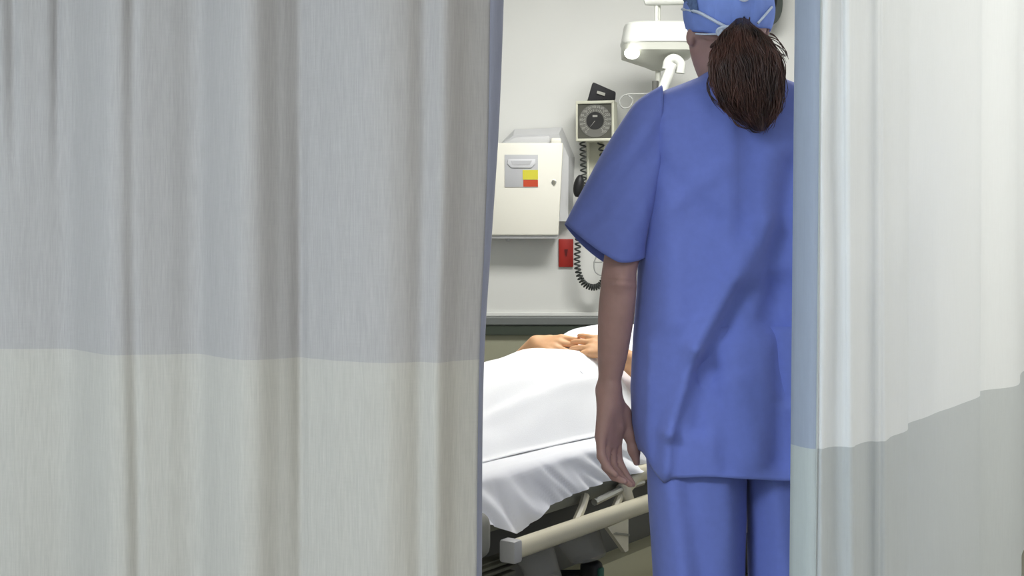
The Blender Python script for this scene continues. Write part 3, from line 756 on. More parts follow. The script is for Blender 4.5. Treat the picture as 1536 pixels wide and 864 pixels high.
def scrub_top():
    mb = MB(); rings = []
    # z, left half-width, right half-width, depth half, centre y
    T = [(1.452, .062, .062, .058, 2.760), (1.438, .082, .082, .070, 2.758), (1.425, .115, .115, .082, 2.757), (1.408, .160, .158, .093, 2.757), (1.392, .192, .190, .102, 2.756),
         (1.370, .2035, .200, .110, 2.756), (1.330, .2065, .203, .118, 2.756), (1.25, .2045, .203, .126, 2.756), (1.10, .2045, .205, .130, 2.756), (1.0, .2085, .210, .132, 2.757),
         (.90, .2165, .217, .135, 2.758), (.80, .2215, .222, .138, 2.758), (.72, .2190, .224, .140, 2.758), (.66, .2130, .224, .141, 2.758), (.627, .207, .224, .141, 2.758)]
    Tz = np.array(T)[::-1]
    zs = list(np.linspace(0, 1, 110))
    n = 120
    for s_ in zs:
        z0 = .627+(1.452-.627)*s_
        ring = []
        for k in range(n):
            t = 2*PI*k/n; c, sn = math.cos(t), math.sin(t)
            z = z0
            if s_ < .12:                               # hem line: back edge higher than the side flap at left
                f = (1-s_/.12)
                hz = .633+.004*math.sin(6*t)
                if c < 0: hz += .035*sstep(.80, 1.0, -c)+(.02*sstep(0, .3, -c) if sn > 0 else 0)-.012*math.exp(-((-c-.74)/.05)**2)*(sn < 0)
                z = z0+f*(hz-.627)
            lw, rw, b, cy = (float(np.interp(z0, Tz[:, 0], Tz[:, j])) for j in (1, 2, 3, 4))
            a = lw if c < 0 else rw
            ex = .78
            x = NX+a*math.copysign(abs(c)**ex, c); y = cy+b*math.copysign(abs(sn)**.92, sn)
            d = .004*noise.noise(Vector((x*9, z*5, 2+sn)))+.002*noise.noise(Vector((x*24, z*14, sn)))
            if sn < 0: d += fold(x, z)*2.3*min(1, abs(sn)*1.6)
            fade = sstep(1.44, 1.36, z)
            y += d*fade*(-1 if sn < 0 else 1)*min(1, abs(sn)*2.5)
            ring.append((x, y, z))
        rings.append(ring)
    mb.loft(rings, caps=False)
    top = mb.build('scrub_top', M['scrub'], nurse, angle=180)
    md = top.modifiers.new('thick', 'SOLIDIFY'); md.thickness = .0015; md.offset = -1
    # collar band
    cpt = [np.array(p)+np.array((0, 0, .001)) for p in rings[-1]]; cpt.append(cpt[0])
    MB().tube(cpt, .0035, 6, caps=False).build('collar', M['scrub'], top)
    # bottom hem stitched band
    # sleeves
    def sleeve(left):
        O = [(992, 128), (975, 138), (955, 152), (938, 174), (905, 226), (876, 280), (860, 310), (847, 336)]
        I = [(985, 300), (974, 345), (971, 350), (970, 356), (969, 364), (968, 374), (968, 380), (968, 386)]
        D = [.060, .070, .077, .080, .078, .074, .072, .070]; NRm = []
        m = 28; st = np.linspace(0, len(O)-1, m)
        Ox = spline(O, m); Ix = spline(I, m); Dx = np.interp(np.linspace(0, len(D)-1, m), range(len(D)), D)
        for i in range(m):
            o_, ii = P(*Ox[i], 2.73), P(*Ix[i], 2.73); c0 = (o_+ii)/2; h_ = (o_-ii)/2; ring = []
            for k in range(56):
                t = 2*PI*k/56; c, sn = math.cos(t), math.sin(t)
                p = c0+h_*math.copysign(abs(c)**.9, c)+np.array((0, 1, 0))*Dx[i]*math.copysign(abs(sn)**.85, sn)
                fr = i/(m-1)
                tri = (1-c)/1.2 if c > -.2 else (c+1)/.8
                tri = math.sin(tri*PI/2)*.55+tri*.45
                p = p+np.array((-.004*max(sn, 0), 0, -(.046 if sn > 0 else .034)*tri))*fr**4      # far rim hangs lower, showing the lining
                u_ = (p[0]-.16)*.75+(p[2]-1.2)*-.66; w_ = (p[0]-.16)*.66+(p[2]-1.2)*.75
                d = .007*noise.noise(Vector((u_*16, w_*5, 4+sn)))+.003*noise.noise(Vector((u_*40, w_*9, sn)))
                d += .009*math.exp(-((u_+.02-.1*w_)/.018)**2)*(sn < 0)-.008*math.exp(-((u_-.035)/.016)**2)*(sn < 0)
                p = p+np.array((0, 1, 0))*d*(-1 if sn < 0 else 1)*min(1, abs(sn)*1.6)*sstep(0, .2, fr)
                if not left:
                    p = np.array((2*NX-p[0]-.004, p[1]+.014, p[2]))
                    p[0] = min(p[0], .72+.35*(p[0]-.72)) if p[0] > .72 else p[0]
                ring.append(p)
            NRm.append(ring)
        s_ = MB().loft(NRm, caps=False).build('sleeve', M['scrub'], top, angle=180)
        md = s_.modifiers.new('thick', 'SOLIDIFY'); md.thickness = .0015; md.offset = -1
        # hemmed rim with darker lining
        inner = [[c_*.985+np.mean(r, 0)*.015 for c_ in r] for r in NRm[-9:]]
        MB().loft(inner, caps=False).build('sleeve_lining', M['scrub_in'], s_ if False else top, angle=180)
        return s_
    sleeve(True); sleeve(False)
    return top
scrub_top()

# --- hair under the cap, ponytail, cap
hair_col = M['hair']
def hair():
    mb = MB(); rings = []
    # scalp hair: shell a little outside the skull, from crown down to the nape
    c0 = HC+np.array((-.0*0, -.012, .02))
    for i in range(18):
        th = .02+PI*.66*i/17
        ring = []
        for k in range(40):
            f_ = 2*PI*k/40
            e = np.array((.0775*math.sin(th)*math.cos(f_), .0975*math.sin(th)*math.sin(f_), .0925*math.cos(th)))
            if i > 9 and math.sin(f_) > -.35: e *= .95
            ring.append(c0+e)
        rings.append(ring)
    mb.loft(rings)
    # nape hair swept up from the neck
    for k in range(60):
        a = (k/59-.5)*1.5; x0 = HC[0]-.004+.062*math.sin(a); y0 = HC[1]-.078*math.cos(a)+.006
        z0 = 1.50-.012*math.cos(a*2)+random.uniform(-.006, .004)
        p1 = P(1112+random.uniform(-8, 8), 40, 2.65)
        pts = spline([(x0, y0, z0), ((x0+p1[0])/2, (y0+p1[1])/2-.012, (z0+p1[2])/2), p1], 6)
        mb.tube(pts, [.003, .0045, .005, .005, .004, .003], 5)
    # ponytail core
    yy = [28, 38, 52, 75, 100, 130, 160, 180, 197]; cxs = [1112, 1112, 1114, 1118, 1120, 1123, 1128, 1132, 1139]; hw = [8, 16, 31, 43, 51, 49, 41, 27, 8]; dp = [.012, .02, .03, .036, .04, .04, .034, .026, .012]; Zc = [2.655, 2.635, 2.615, 2.60, 2.592, 2.590, 2.592, 2.595, 2.60]
    m = 30; tt = np.linspace(0, 1, m); ki = np.linspace(0, 1, len(yy))
    G = lambda a, t: smooth_interp(t, ki, a)
    def surf(t, ang, k=1.0):
        c = P(G(cxs, t), G(yy, t), G(Zc, t)); s_ = 2.6/F
        return c+np.array((G(hw, t)*s_*k*math.cos(ang), G(dp, t)*k*math.sin(ang), 0))
    mb.loft([[surf(t, 2*PI*k/28, .86+.10*noise.noise(Vector((math.cos(2*PI*k/28)*2, math.sin(2*PI*k/28)*2, t*3)))) for k in range(28)] for t in tt])
    # locks
    for j in range(1500):
        a = random.uniform(0, 2*PI); t1 = random.uniform(.62, 1.0) if random.random() < .75 else random.uniform(.4, .7)
        kk = random.uniform(.82, 1.05); ph = random.uniform(0, 6); am = random.uniform(.05, .22)*(1+.0*j); fq = random.uniform(3, 7); ph = 3*math.sin(a*3)+random.uniform(-.5, .5)
        t0 = random.uniform(0, .35); pts = []; lockid = random.choice((0, 0, 0, 1.7, 3.1, 5.3))
        for t in np.linspace(t0, t1, 14):
            q = (t-t0)/(t1-t0)
            p = surf(t, a+am*math.sin(fq*t*2+ph), kk+.05*math.sin(fq*t*1.6+ph*2))
            nv = noise.noise_vector(Vector((p[0]*26, p[1]*26, p[2]*15+lockid)))
            nw = noise.noise_vector(Vector((p[0]*60, p[1]*60, p[2]*28)))
            pts.append(p+(np.array(nv)*.0085+np.array(nw)*.0035)*min(1, t*3))
        r = random.uniform(.0006, .0015); mb.tube(pts, [r*.7]+[r]*9+[r*.9, r*.7, r*.45, r*.15], 4)
    for j in range(260):                                # frizzy outer strands
        a = random.uniform(0, 2*PI); t0 = random.uniform(.1, .6); t1 = min(1.0, t0+random.uniform(.2, .5)); pts = []; sd_ = random.uniform(0, 50)
        for t in np.linspace(t0, t1, 12):
            q = (t-t0)/(t1-t0); p = surf(t, a, 1.0+.10*q)
            nv = noise.noise_vector(Vector((p[0]*30+sd_, p[1]*30, p[2]*26)))
            pts.append(p+np.array(nv)*.014*q)
        mb.tube(pts, [.0008]*8+[.0007, .0006, .0005, .0003], 4)
    # loose strands and flyaways
    loose = [[(1080, 62, 2.64), (1068, 100, 2.63), (1061, 130, 2.62), (1070, 152, 2.615), (1088, 170, 2.61)], [(1082, 66, 2.64), (1070, 110, 2.625), (1064, 138, 2.615), (1078, 158, 2.61), (1094, 166, 2.6)],
             [(1150, 55, 2.62), (1166, 62, 2.62), (1177, 76, 2.62), (1182, 88, 2.62)], [(1150, 60, 2.62), (1168, 68, 2.62), (1178, 80, 2.62), (1176, 84, 2.62)], [(1152, 70, 2.61), (1168, 80, 2.61), (1180, 85, 2.61)],
             [(1160, 85, 2.6), (1173, 95, 2.6), (1175, 120, 2.6), (1173, 140, 2.6)], [(1155, 50, 2.62), (1163, 54, 2.62), (1172, 68, 2.62)], [(1120, 180, 2.59), (1128, 195, 2.59), (1142, 199, 2.59)], [(1092, 170, 2.59), (1106, 187, 2.59), (1124, 194, 2.59)]]
    for l in loose:
        for e in range(3):
            pts = spline([P(a+random.uniform(-2, 2), b+random.uniform(-2, 2), z) for a, b, z in l], 12)
            mb.tube(pts, [.0008]*8+[.0007, .0006, .0004, .0003], 4)
    return mb.build('hair', hair_col, nurse, angle=180)
hair()

def cap():
    c0 = HC+np.array((-.002, -.004, .020)); R = np.array((.0955, .1115, .108))
    def edge_z(f_):
        # bottom edge by angle around the head; f_=-pi/2 faces the camera
        x = c0[0]+R[0]*math.cos(f_); pxx = 768+x*F/2.70
        b = float(np.interp(pxx, [1025, 1040, 1060, 1078, 1092, 1104, 1112, 1119, 1130, 1145, 1165], [40, 46, 53, 57, 53, 42, 27, 33, 41, 44, 40]))
        if math.sin(f_) > 0: b = float(np.interp(pxx, [1025, 1165], [36, 36]))-18*math.sin(f_)
        return PZ(b, 2.69)
    rings = []; n = 260; m = 40
    for i in range(m):
        s_ = i/(m-1); ring = []
        for k in range(n):
            f_ = 2*PI*k/n; ze = edge_z(f_); zt_ = c0[2]+R[2]
            th0 = math.acos(max(-1, min(1, (ze-c0[2])/R[2])))
            th = .03+(th0-.03)*s_
            q = 1+.012*noise.noise(Vector((math.cos(f_)*3, math.sin(f_)*3, th*2.5)))+.020*math.sin(11*f_)*math.exp(-((f_-1.5*PI)/.8)**2)*s_**.6
            if th > 1.5: q *= 1-.10*(th-1.5)
            if math.sin(f_) < 0:
                pq = 768+(c0[0]+R[0]*math.sin(th)*math.cos(f_))*F/2.70
                for pc, pw, pd in ((1091, 2.6, .022), (1127, 2.6, .026), (1060, 4, .012), (1146, 4, .014), (1103, 3, -.010)): q -= pd*math.exp(-((pq-pc-(1.1-th)*6*(1 if pc > 1110 else -1))/pw)**2)*s_
            ring.append(c0+R*q*np.array((math.sin(th)*math.cos(f_), math.sin(th)*math.sin(f_), math.cos(th))))
        rings.append(ring)
    o = MB().loft(rings, caps=False).build('surgical_cap', M['cap'], nurse, angle=180)
    md = o.modifiers.new('thick', 'SOLIDIFY'); md.thickness = .0025; md.offset = -1
    def on(pxx, pyy, k=1.012):
        x = PX(pxx, 2.70); z = PZ(pyy, 2.69); dx, dz_ = (x-c0[0])/R[0], (z-c0[2])/R[2]
        r2 = max(.0, 1-dx*dx-dz_*dz_); return np.array((x, c0[1]-R[1]*math.sqrt(r2)*k-.002, z))
    def tie(pts, r=.0024):
        MB().tube(spline([on(*p) for p in pts], 26), r, 6).build('tie', M['tie'], o)
    tie([(1030, 4), (1045, 16), (1060, 27), (1075, 37), (1088, 44), (1096, 45)], .0033)
    tie([(1158, 9), (1150, 18), (1142, 27), (1133, 37)], .0026)
    for pts in ([(1098, 42), (1088, 44), (1078, 45), (1073, 48), (1074, 53), (1080, 55), (1087, 51), (1096, 46)], [(1080, 47), (1076, 51), (1081, 56)]):
        MB().tube(spline([on(*p)+np.array((0, -.012, 0)) for p in pts], 26), .0036, 6).build('tie', M['tie'], o)
    tie([(1073, 52), (1056, 50), (1046, 47)], .0018)
    tie([(1097, -6), (1103, 2), (1110, 5.5), (1117, 2), (1121, -8)], .0026)
    # printed panel at upper left and grey side panel at right
    pr = []
    for a in np.linspace(0, 1, 8):
        pr.append([tuple(on(1030+5*a+b*(14-6*a)+4*a, -14+a*30*1.0+b*4*a, 1.018)) for b in np.linspace(0, 1, 6)])
    MB().loft(pr, closed=False).build('printed_patch', M['cap_print'], o, angle=180)
    # opening at the back of the head with hair showing
    op = []
    for a in np.linspace(0, 1, 6):
        hw_ = 9*(1-a)**.7+.3
        op.append([tuple(on(1110+hw_*(b-.5)*2, -14+a*17.5, 1.014)) for b in np.linspace(0, 1, 6)])
    MB().loft(op, closed=False).build('opening', M['hair'], o, angle=180)
cap()

# ================================================================== WALL EQUIPMENT
# --- sharps container
Zs = 5.56
root = empty('sharps_container', tuple(P(790, 352, 5.62)), label='ivory wall-mounted sharps disposal box with yellow and red sticker', cat='sharps box')
bx = lambda px, py, Z=Zs: (PX(px, Z), PZ(py, Z))
MB().prism([bx(733, 353), bx(838, 353), bx(845, 214), bx(742, 214)], Zs, FAR-.03, .008).build('body', M['ivory'], root)
MB().prism([bx(730, 358, 5.6), bx(836, 358, 5.6), bx(838, 350, 5.6), bx(731, 350, 5.6)], Zs+.012, FAR-.02, .004).build('base_lip', M['grey_lid'], root)
# grey hood tapering back to the wall
backing = MB(); a1 = [P(748, 218, 5.585), P(848, 218, 5.585), P(860, 330, 5.69), P(742, 330, 5.69)]
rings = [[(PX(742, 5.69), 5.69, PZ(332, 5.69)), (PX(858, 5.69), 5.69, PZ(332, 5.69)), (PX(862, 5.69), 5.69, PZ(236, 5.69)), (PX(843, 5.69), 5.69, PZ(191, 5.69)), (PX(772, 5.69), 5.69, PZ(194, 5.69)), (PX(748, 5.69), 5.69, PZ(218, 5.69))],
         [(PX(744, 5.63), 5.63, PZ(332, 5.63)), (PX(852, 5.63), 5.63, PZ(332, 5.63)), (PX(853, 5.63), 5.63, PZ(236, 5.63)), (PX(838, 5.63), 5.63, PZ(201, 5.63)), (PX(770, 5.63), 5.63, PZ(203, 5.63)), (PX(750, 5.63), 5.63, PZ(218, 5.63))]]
backing.loft(rings).build('grey_backing', M['grey_lid'], root, smooth=False)  # grey margin reaching past the box at the top and right
MB().prism([bx(753, 217, 5.6), bx(826, 217, 5.6), bx(824, 204, 5.6), bx(772, 206, 5.6)], 5.595, 5.64, .004).build('lid', M['grey_lid'], root)
MB().box((PX(826, 5.58), 5.565, PZ(217, 5.58)), (PX(842, 5.58), 5.62, PZ(207, 5.58)), .008).build('hinge', M['ivory'], root)
lb = MB().box((PX(757, Zs), Zs-.003, PZ(281, Zs)), (PX(807, Zs), Zs+.002, PZ(232, Zs)), .001).build('label_panel', M['label'], root)
fl = MB().prism([bx(762, 239), bx(803, 239), bx(803, 246), bx(797, 252), bx(767, 252), bx(761, 246)], Zs-.008, Zs-.002, .002).build('flap', M['label_hi'], lb)
MB().prism([bx(766, 241), bx(798, 241), bx(795, 247), bx(769, 247)], Zs-.0095, Zs-.007).build('flap_recess', M['label'], fl if False else lb)
MB().box((PX(784, Zs), Zs-.0045, PZ(269.5, Zs)), (PX(807, Zs), Zs-.002, PZ(255, Zs))).build('yellow_sticker', M['yellow'], lb, smooth=False)
MB().box((PX(785, Zs), Zs-.0045, PZ(280, Zs)), (PX(807, Zs), Zs-.002, PZ(270, Zs))).build('red_sticker', M['red'], lb, smooth=False)
lk = MB().disc_lathe(P(831, 273, Zs), (0, -1, 0), [(-.002, .010), (.004, .010), (.005, .008)], 20).build('lock', M['steel'], root)
MB().box((PX(829.8, Zs), Zs-.007, PZ(277, Zs)), (PX(832.6, Zs), Zs-.004, PZ(270, Zs))).build('keyhole', M['frame'], lk)
MB().disc_lathe(P(762, 355, 5.6), (0, 0, -1), [(0, .010), (.018, .010), (.02, .007)], 16).build('foot_stud', M['grey_lid'], root)

# --- mounting rail and blood pressure gauge
rail = empty('equipment_rail', tuple(P(892, 348, 5.68)), label='beige vertical wall channel behind the blood pressure gauge', cat='wall rail')
ch = MB(); xl, xr = PX(880, 5.68), PX(906, 5.68); z0, z1 = PZ(348, 5.68), PZ(150, 5.68)
ch.box((xl, 5.672, z0), (xr, FAR, z1), .002)
ch.build('channel', M['post'], rail)
for x in (xl, xr-.010): MB().box((x, 5.655, z0), (x+.010, 5.675, z1), .002).build('lip', M['bezel'], rail)

gz = empty('blood_pressure_gauge', tuple(P(893, 211, 5.6)), label='square wall blood pressure gauge with dark dial, black cuff on top and coiled hose', cat='blood pressure gauge')
Gc = P(893, 181.5, 5.56); Rg = Matrix.Rotation(math.radians(-13), 4, 'Z')
Wg = Matrix.Translation(Vector(Gc)) @ Rg
def GB(mb, nm, m, par=gz, **kw): return mb.xf(Wg).build(nm, m, par, **kw)
s = .081
GB(MB().box((-s, .0, -s*1.04), (s, .085, s*1.04), .006), 'housing', M['bezel'])
fr = MB()
for lo, hi in (((-s, -.012, s*.88), (s, .004, s*1.04)), ((-s, -.012, -s*1.04), (s, .004, -s*.90)), ((-s, -.012, -s), (-s*.90, .004, s)), ((s*.86, -.012, -s), (s, .004, s))): fr.box(lo, hi, .003)
GB(fr, 'bezel', M['bezel'])
dl = GB(MB().box((-s*.9, -.004, -s*.92), (s*.88, .003, s*.9)), 'dial', M['dial'])
GB(MB().disc_lathe((0, -.004, 0), (0, -1, 0), [(0, .069), (.002, .068)], 48), 'ring', M['dial_ring'], dl)
GB(MB().disc_lathe((0, -.0055, .001), (0, -1, 0), [(0, .037), (.0025, .036)], 40), 'core', M['dial_core'], dl)
tk = MB()
for k in range(31):
    a = math.radians(-140+280*k/30); big = k % 2 == 0; r0, r1 = (.040, .050) if big else (.042, .047); w = .0010
    ca, sa = math.sin(a), math.cos(a)
    pts = [(ca*r0-sa*w, sa*r0+ca*w), (ca*r0+sa*w, sa*r0-ca*w), (ca*r1+sa*w, sa*r1-ca*w), (ca*r1-sa*w, sa*r1+ca*w)]
    tk.add([(x, -.0068, z) for x, z in pts]+[(x, -.0058, z) for x, z in pts], [(0, 1, 2, 3), (4, 5, 6, 7), (0, 1, 5, 4), (1, 2, 6, 5), (2, 3, 7, 6), (3, 0, 4, 7)])
# dial numerals 0-300 as small flat meshes
def text_mesh(txt, size):
    cu = bpy.data.curves.new('t', 'FONT'); cu.body = txt; cu.size = size; cu.align_x = 'CENTER'; cu.align_y = 'CENTER'; cu.resolution_u = 2; cu.extrude = .0003
    ob = bpy.data.objects.new('t', cu); COL.objects.link(ob); bpy.context.view_layer.update()
    me = bpy.data.meshes.new_from_object(ob.evaluated_get(bpy.context.evaluated_depsgraph_get()))
    v = [tuple(p.co) for p in me.vertices]; f_ = [tuple(p.vertices) for p in me.polygons]
    bpy.data.objects.remove(ob); bpy.data.curves.remove(cu); bpy.data.meshes.remove(me); return v, f_
for k in range(0, 16):
    a = math.radians(-140+280*k/15); v, f_ = text_mesh(str(k*20), .0145)
    tk.add([(x+math.sin(a)*.0585, -.0068-z, y+math.cos(a)*.0585) for x, y, z in v], f_)
GB(tk, 'dial_markings', M['mark'], dl, smooth=False)
GB(MB().box((-.010, -.0090, .016), (.010, -.0078, .024)), 'unit_mark', M['mark'], dl, smooth=False)
nd = MB().add([(-.0012, -.010, 0), (.0012, -.010, 0), (-.026, -.010, -.032), (-.0012, -.0085, 0), (.0012, -.0085, 0), (-.026, -.0085, -.032)], [(0, 1, 2), (3, 4, 5), (0, 1, 4, 3), (1, 2, 5, 4), (2, 0, 3, 5)])
GB(nd, 'needle', M['mark'], dl, smooth=False)
# cuff tucked in the basket on top
ck = lambda px, py: (PX(px, 5.58), PZ(py, 5.58))
cf = MB().prism([ck(881, 152), ck(922.5, 151), ck(923.5, 138.5), ck(904, 130), ck(889, 123.5), ck(886, 134)], 5.56, 5.61, .006).build('cuff', M['cuff'], gz)
MB().loft([[P(896, 136, 5.553), P(908, 139.5, 5.553), P(907, 144, 5.553), P(895, 140, 5.553)], [P(896, 136, 5.562), P(908, 139.5, 5.562), P(907, 144, 5.562), P(895, 140, 5.562)]]).build('cuff_label', M['mark'], cf, smooth=False, label='pale tag on the cuff')
def coil(path, R, turns, r, nper=12):
    path = np.array(path); n = int(turns*nper); d = np.linspace(0, 1, len(path))
    ts = np.linspace(0, 1, n); pts = np.stack([np.interp(ts, d, path[:, k]) for k in range(3)], 1)
    t = np.gradient(pts, axis=0); t /= np.linalg.norm(t, axis=1)[:, None]
    u = np.cross(t, (0, 1, 0)); u /= np.linalg.norm(u, axis=1)[:, None]; w = np.cross(t, u)
    a = 2*PI*turns*ts
    return MB().tube(pts+R*(np.cos(a)[:, None]*u+np.sin(a)[:, None]*w), r, 6)
ph = spline([P(*q) for q in [(874, 212, 5.60), (875, 250, 5.60), (875, 290, 5.61), (870, 330, 5.61), (867, 365, 5.61), (866, 400, 5.61), (874, 423, 5.61), (889, 431, 5.61), (903, 424, 5.61), (911, 395, 5.61), (913, 330, 5.61), (908, 260, 5.61), (901, 214, 5.61)]], 120)
coil(ph, .0115, 58, .0036).build('coiled_hose', M['coil'], gz)
MB().ell(P(868, 279, 5.575), (.022, .022, .048), R=Matrix.Rotation(.18, 3, 'Y')).build('inflation_bulb', M['black'], gz)
MB().tube(spline([P(*q) for q in [(895, 384, 5.60), (891, 395, 5.60), (893, 408, 5.60), (903, 413, 5.60), (911, 405, 5.60), (910, 390, 5.60), (902, 393, 5.60), (890, 393, 5.60)]], 40), .0030, 6).build('air_tube', M['cable'], gz)

# --- red outlet
ro = empty('power_outlet', tuple(P(849, 379, FAR)), label='red emergency wall outlet plate under the right corner of the sharps box', cat='outlet')
MB().box((PX(838, 5.69), 5.688, PZ(400.5, 5.69)), (PX(860, 5.69), FAR, PZ(358.5, 5.69)), .003).build('plate', M['redplate'], ro)
MB().prism([(PX(846.5, 5.68), PZ(374, 5.68)), (PX(852, 5.68), PZ(374, 5.68)), (PX(850, 5.68), PZ(384, 5.68)), (PX(848.5, 5.68), PZ(384, 5.68))], 5.682, 5.690).build('toggle', M['darkred'], ro)

# --- monitor behind the head
mo = empty('wall_monitor', tuple(P(1110, 38, 5.66)), label='dark grey monitor high on the far wall, behind the nurse\'s cap', cat='monitor')
ms = MB(); x0, x1 = PX(1040, 5.62), PX(1173, 5.62); zb_ = PZ(40, 5.62)
pl = []
for cx_, cz_, a0 in ((x1-.05, 2.36-.05, 0), (x0+.05, 2.36-.05, 90), (x0+.05, zb_+.09, 180), (x1-.06, zb_+.09, 270)):
    for k in range(6):
        a = math.radians(a0+18*k); pl.append((cx_+.05*math.cos(a)*(1.2 if a0 == 270 else 1), cz_+(.05 if a0 < 180 else .09)*math.sin(a)))
ms.prism(pl, 5.60, 5.68, .004).build('case', M['mon'], mo)
MB().prism([(p[0]*.86+(x0+x1)/2*.14, (p[1]-2.18)*.8+2.18) for p in pl], 5.594, 5.602).build('screen', M['screen'], mo)
MB().box(((x0+x1)/2-.05, 5.67, 2.12), ((x0+x1)/2+.05, FAR, 2.22), .004).build('wall_mount', M['darkgrey'], mo)

# --- examination lamp on a pole
ZL = 5.34
ex = empty('examination_lamp', (PX(987, ZL), ZL, 0), label='white examination lamp on a pole with a bright round lens, left of the nurse\'s head', cat='lamp')
xp = PX(987, ZL)
po = MB().tube([(xp, ZL, .04), (xp, ZL, 2.09)], .0105, 14).build('pole', M['lampg'], ex)
bs = MB()
for k in range(5):
    a = 2*PI*k/5; bs.tube([(xp, ZL, .07), (xp+.15*math.cos(a), ZL+.15*math.sin(a), .055), (xp+.24*math.cos(a), ZL+.24*math.sin(a), .045)], [.022, .018, .013], 8)
bs.disc_lathe((xp, ZL, .03), (0, 0, 1), [(0, .04), (.05, .04), (.09, .018)], 20); bs.build('base', M['lampg'], ex)
for k in range(5):
    a = 2*PI*k/5; MB().ell((xp+.24*math.cos(a), ZL+.24*math.sin(a), .025), (.025, .014, .025)).build('caster', M['wheel'], ex)
# head housing: white upper shell and grey sloping underside
zt_, zl_, zb2 = PZ(38, ZL), PZ(64, ZL), PZ(72, ZL)
def rr(cx, cy, hx, hy, z, n=40, e=.5):
    return [(cx+hx*math.copysign(abs(math.cos(t))**e, math.cos(t)), cy+hy*math.copysign(abs(math.sin(t))**e, math.sin(t)), z) for t in np.linspace(0, 2*PI, n+1)[:-1]]
hx = PX(1042, ZL)-xp
MB().loft([rr(xp, ZL-.02, hx*.85, .085, zt_+.002), rr(xp, ZL-.02, hx*.93, .10, zt_-.006), rr(xp, ZL-.02, hx*1.0, .115, zl_+.004), rr(xp, ZL-.02, hx*1.02, .118, zl_-.002), rr(xp, ZL-.02, hx*1.02, .118, zl_-.012), rr(xp, ZL-.02, hx*.99, .112, zl_-.018)]).build('shell', M['lampw'], ex)
MB().loft([rr(xp, ZL-.02, hx*1.0, .113, zl_-.017), rr(xp, ZL-.015, hx*1.0, .108, zb2-.022), rr(xp-.01, ZL-.0, hx*.92, .08, PZ(88, ZL)), rr(xp, ZL+.0, hx*.35, .05, PZ(100, ZL)), rr(xp, ZL, .02, .02, PZ(106, ZL))]).build('underside', M['lampg'], ex)
for px_s in (948,):
    ln = MB().ell((0, 0, 0), (.030, .014, .024)); c_ = P(px_s, 80, ZL-.122)
    ln.xf(Matrix.Translation(Vector(c_)) @ Matrix.Rotation(math.radians(-14), 4, 'X'))
    ln.build('lens', M['bulb'], ex)
# upper bar with rounded end, short collar
MB().tube([(PX(966, ZL), ZL-.02, PZ(5, ZL)), (PX(975, ZL), ZL-.02, PZ(2, ZL)), (PX(1040, ZL), ZL-.02, PZ(1, ZL))], [.012, .021, .021], 14).build('upper_arm', M['lampw'], ex)
MB().tube([(xp-.008, ZL-.014, PZ(40, ZL)), (xp-.008, ZL-.014, PZ(0, ZL))], .0085, 12).build('riser', M['lampw'], ex)
# handle with knuckle
MB().tube(spline([P(1000, 104, ZL-.12), P(1003, 92, ZL-.12), P(1012, 88, ZL-.12), P(1021, 96, ZL-.12), P(1020, 110, ZL-.12)], 16), .019, 12).build('knuckle', M['lampw'], ex)
MB().tube([P(1009, 96, ZL-.13), P(1003, 112, ZL-.135), P(994, 134, ZL-.14), P(986, 156, ZL-.14)], [.018, .021, .020, .019], 14).build('handle', M['lampw'], ex)
MB().tube([(xp-.012, ZL-.012, PZ(122, ZL)), (xp-.012, ZL-.012, PZ(146, ZL))], .013, 12).build('pole_clamp', M['darkgrey'], ex)
MB().tube(spline([P(983, 139, ZL-.03), P(962, 141, ZL-.03), P(945, 141, ZL-.03), P(933, 145, ZL-.03), P(929, 154, ZL-.03), P(935, 162, ZL-.03), P(945, 160, ZL-.03), P(949, 150, ZL-.03), P(942, 143, ZL-.03)], 60), .0032, 6).build('cable', M['cable'], ex)

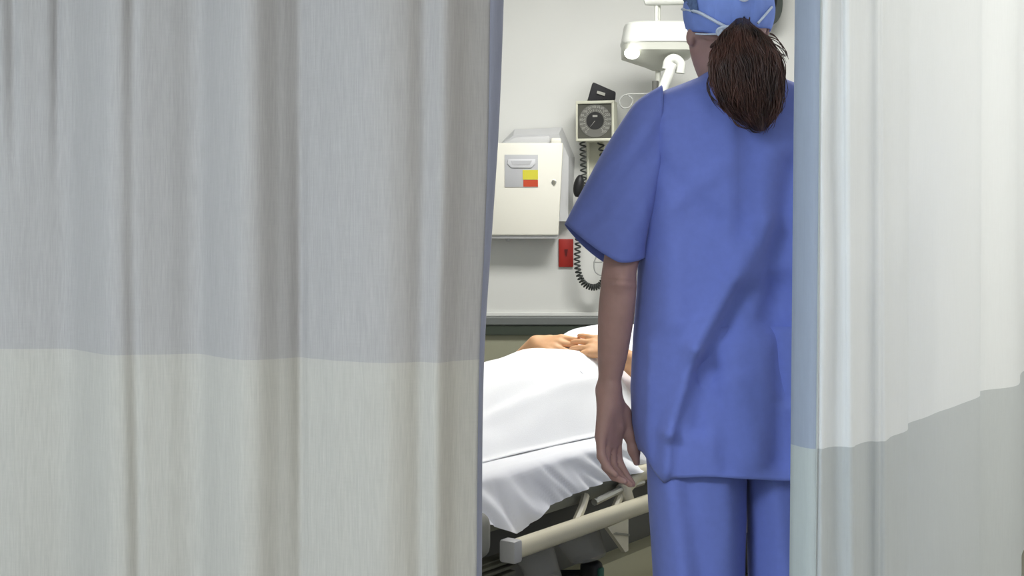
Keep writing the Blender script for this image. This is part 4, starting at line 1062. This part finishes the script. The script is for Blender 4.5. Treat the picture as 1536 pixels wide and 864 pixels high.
# ================================================================== LIGHTS
def area(name, loc, sx, sy, power, col, rot=(0, 0, 0)):
    l = bpy.data.lights.new(name, 'AREA'); l.shape = 'RECTANGLE'; l.size = sx; l.size_y = sy; l.energy = power; l.color = col
    o = bpy.data.objects.new(name, l); COL.objects.link(o); o.location = loc; o.rotation_euler = rot
    return o
def ceiling_light(x, y, sx, sy, power, col, lab):
    r = empty('ceiling_light', (x, y, TOP), label=lab, cat='ceiling light', group='ceiling light panels')
    fm = MB()
    for lo, hi in (((x-sx/2-.03, y-sy/2-.03), (x+sx/2+.03, y-sy/2)), ((x-sx/2-.03, y+sy/2), (x+sx/2+.03, y+sy/2+.03)), ((x-sx/2-.03, y-sy/2), (x-sx/2, y+sy/2)), ((x+sx/2, y-sy/2), (x+sx/2+.03, y+sy/2))):
        fm.box((*lo, TOP-.03), (*hi, TOP), .003)
    fm.build('frame', M['lampw'], r, smooth=False)
    MB().box((x-sx/2, y-sy/2, TOP-.02), (x+sx/2, y+sy/2, TOP-.002)).build('diffuser', M['diffuser'], r, smooth=False)
    area('panel_light', (x, y, TOP-.025), sx*.95, sy*.95, power, col)
LIGHTS = dict(bay=(43, (1, .99, .965)), cool=(90, (.74, .86, 1)), warm=(22, (1, .985, .95)), front_fill=(40, (1, .985, .965)))
ceiling_light(.55, 4.25, 1.2, .6, LIGHTS['bay'][0], LIGHTS['bay'][1], 'ceiling light panel above the stretcher')
ceiling_light(-1.75, .15, .6, 1.2, LIGHTS['cool'][0], LIGHTS['cool'][1], 'ceiling light panel on the near left, before the curtains')
ceiling_light(2.0, 2.0, .6, 1.2, LIGHTS['warm'][0], LIGHTS['warm'][1], 'ceiling light panel on the right, outside the white curtain')

ceiling_light(.95, -.45, 1.0, .6, LIGHTS['front_fill'][0], LIGHTS['front_fill'][1], 'unseen fill panel added over the near aisle, facing the curtain opening')  # unseen panel added behind the camera to brighten the nurse's back

w = bpy.data.worlds.new('world'); S.world = w; w.use_nodes = True
w.node_tree.nodes['Background'].inputs['Color'].default_value = (.8, .88, 1, 1); w.node_tree.nodes['Background'].inputs['Strength'].default_value = .1
S.view_settings.view_transform = 'Standard'; S.view_settings.look = 'None'; S.view_settings.gamma = 1; S.view_settings.use_curve_mapping = False
S.view_settings.exposure = 0.0
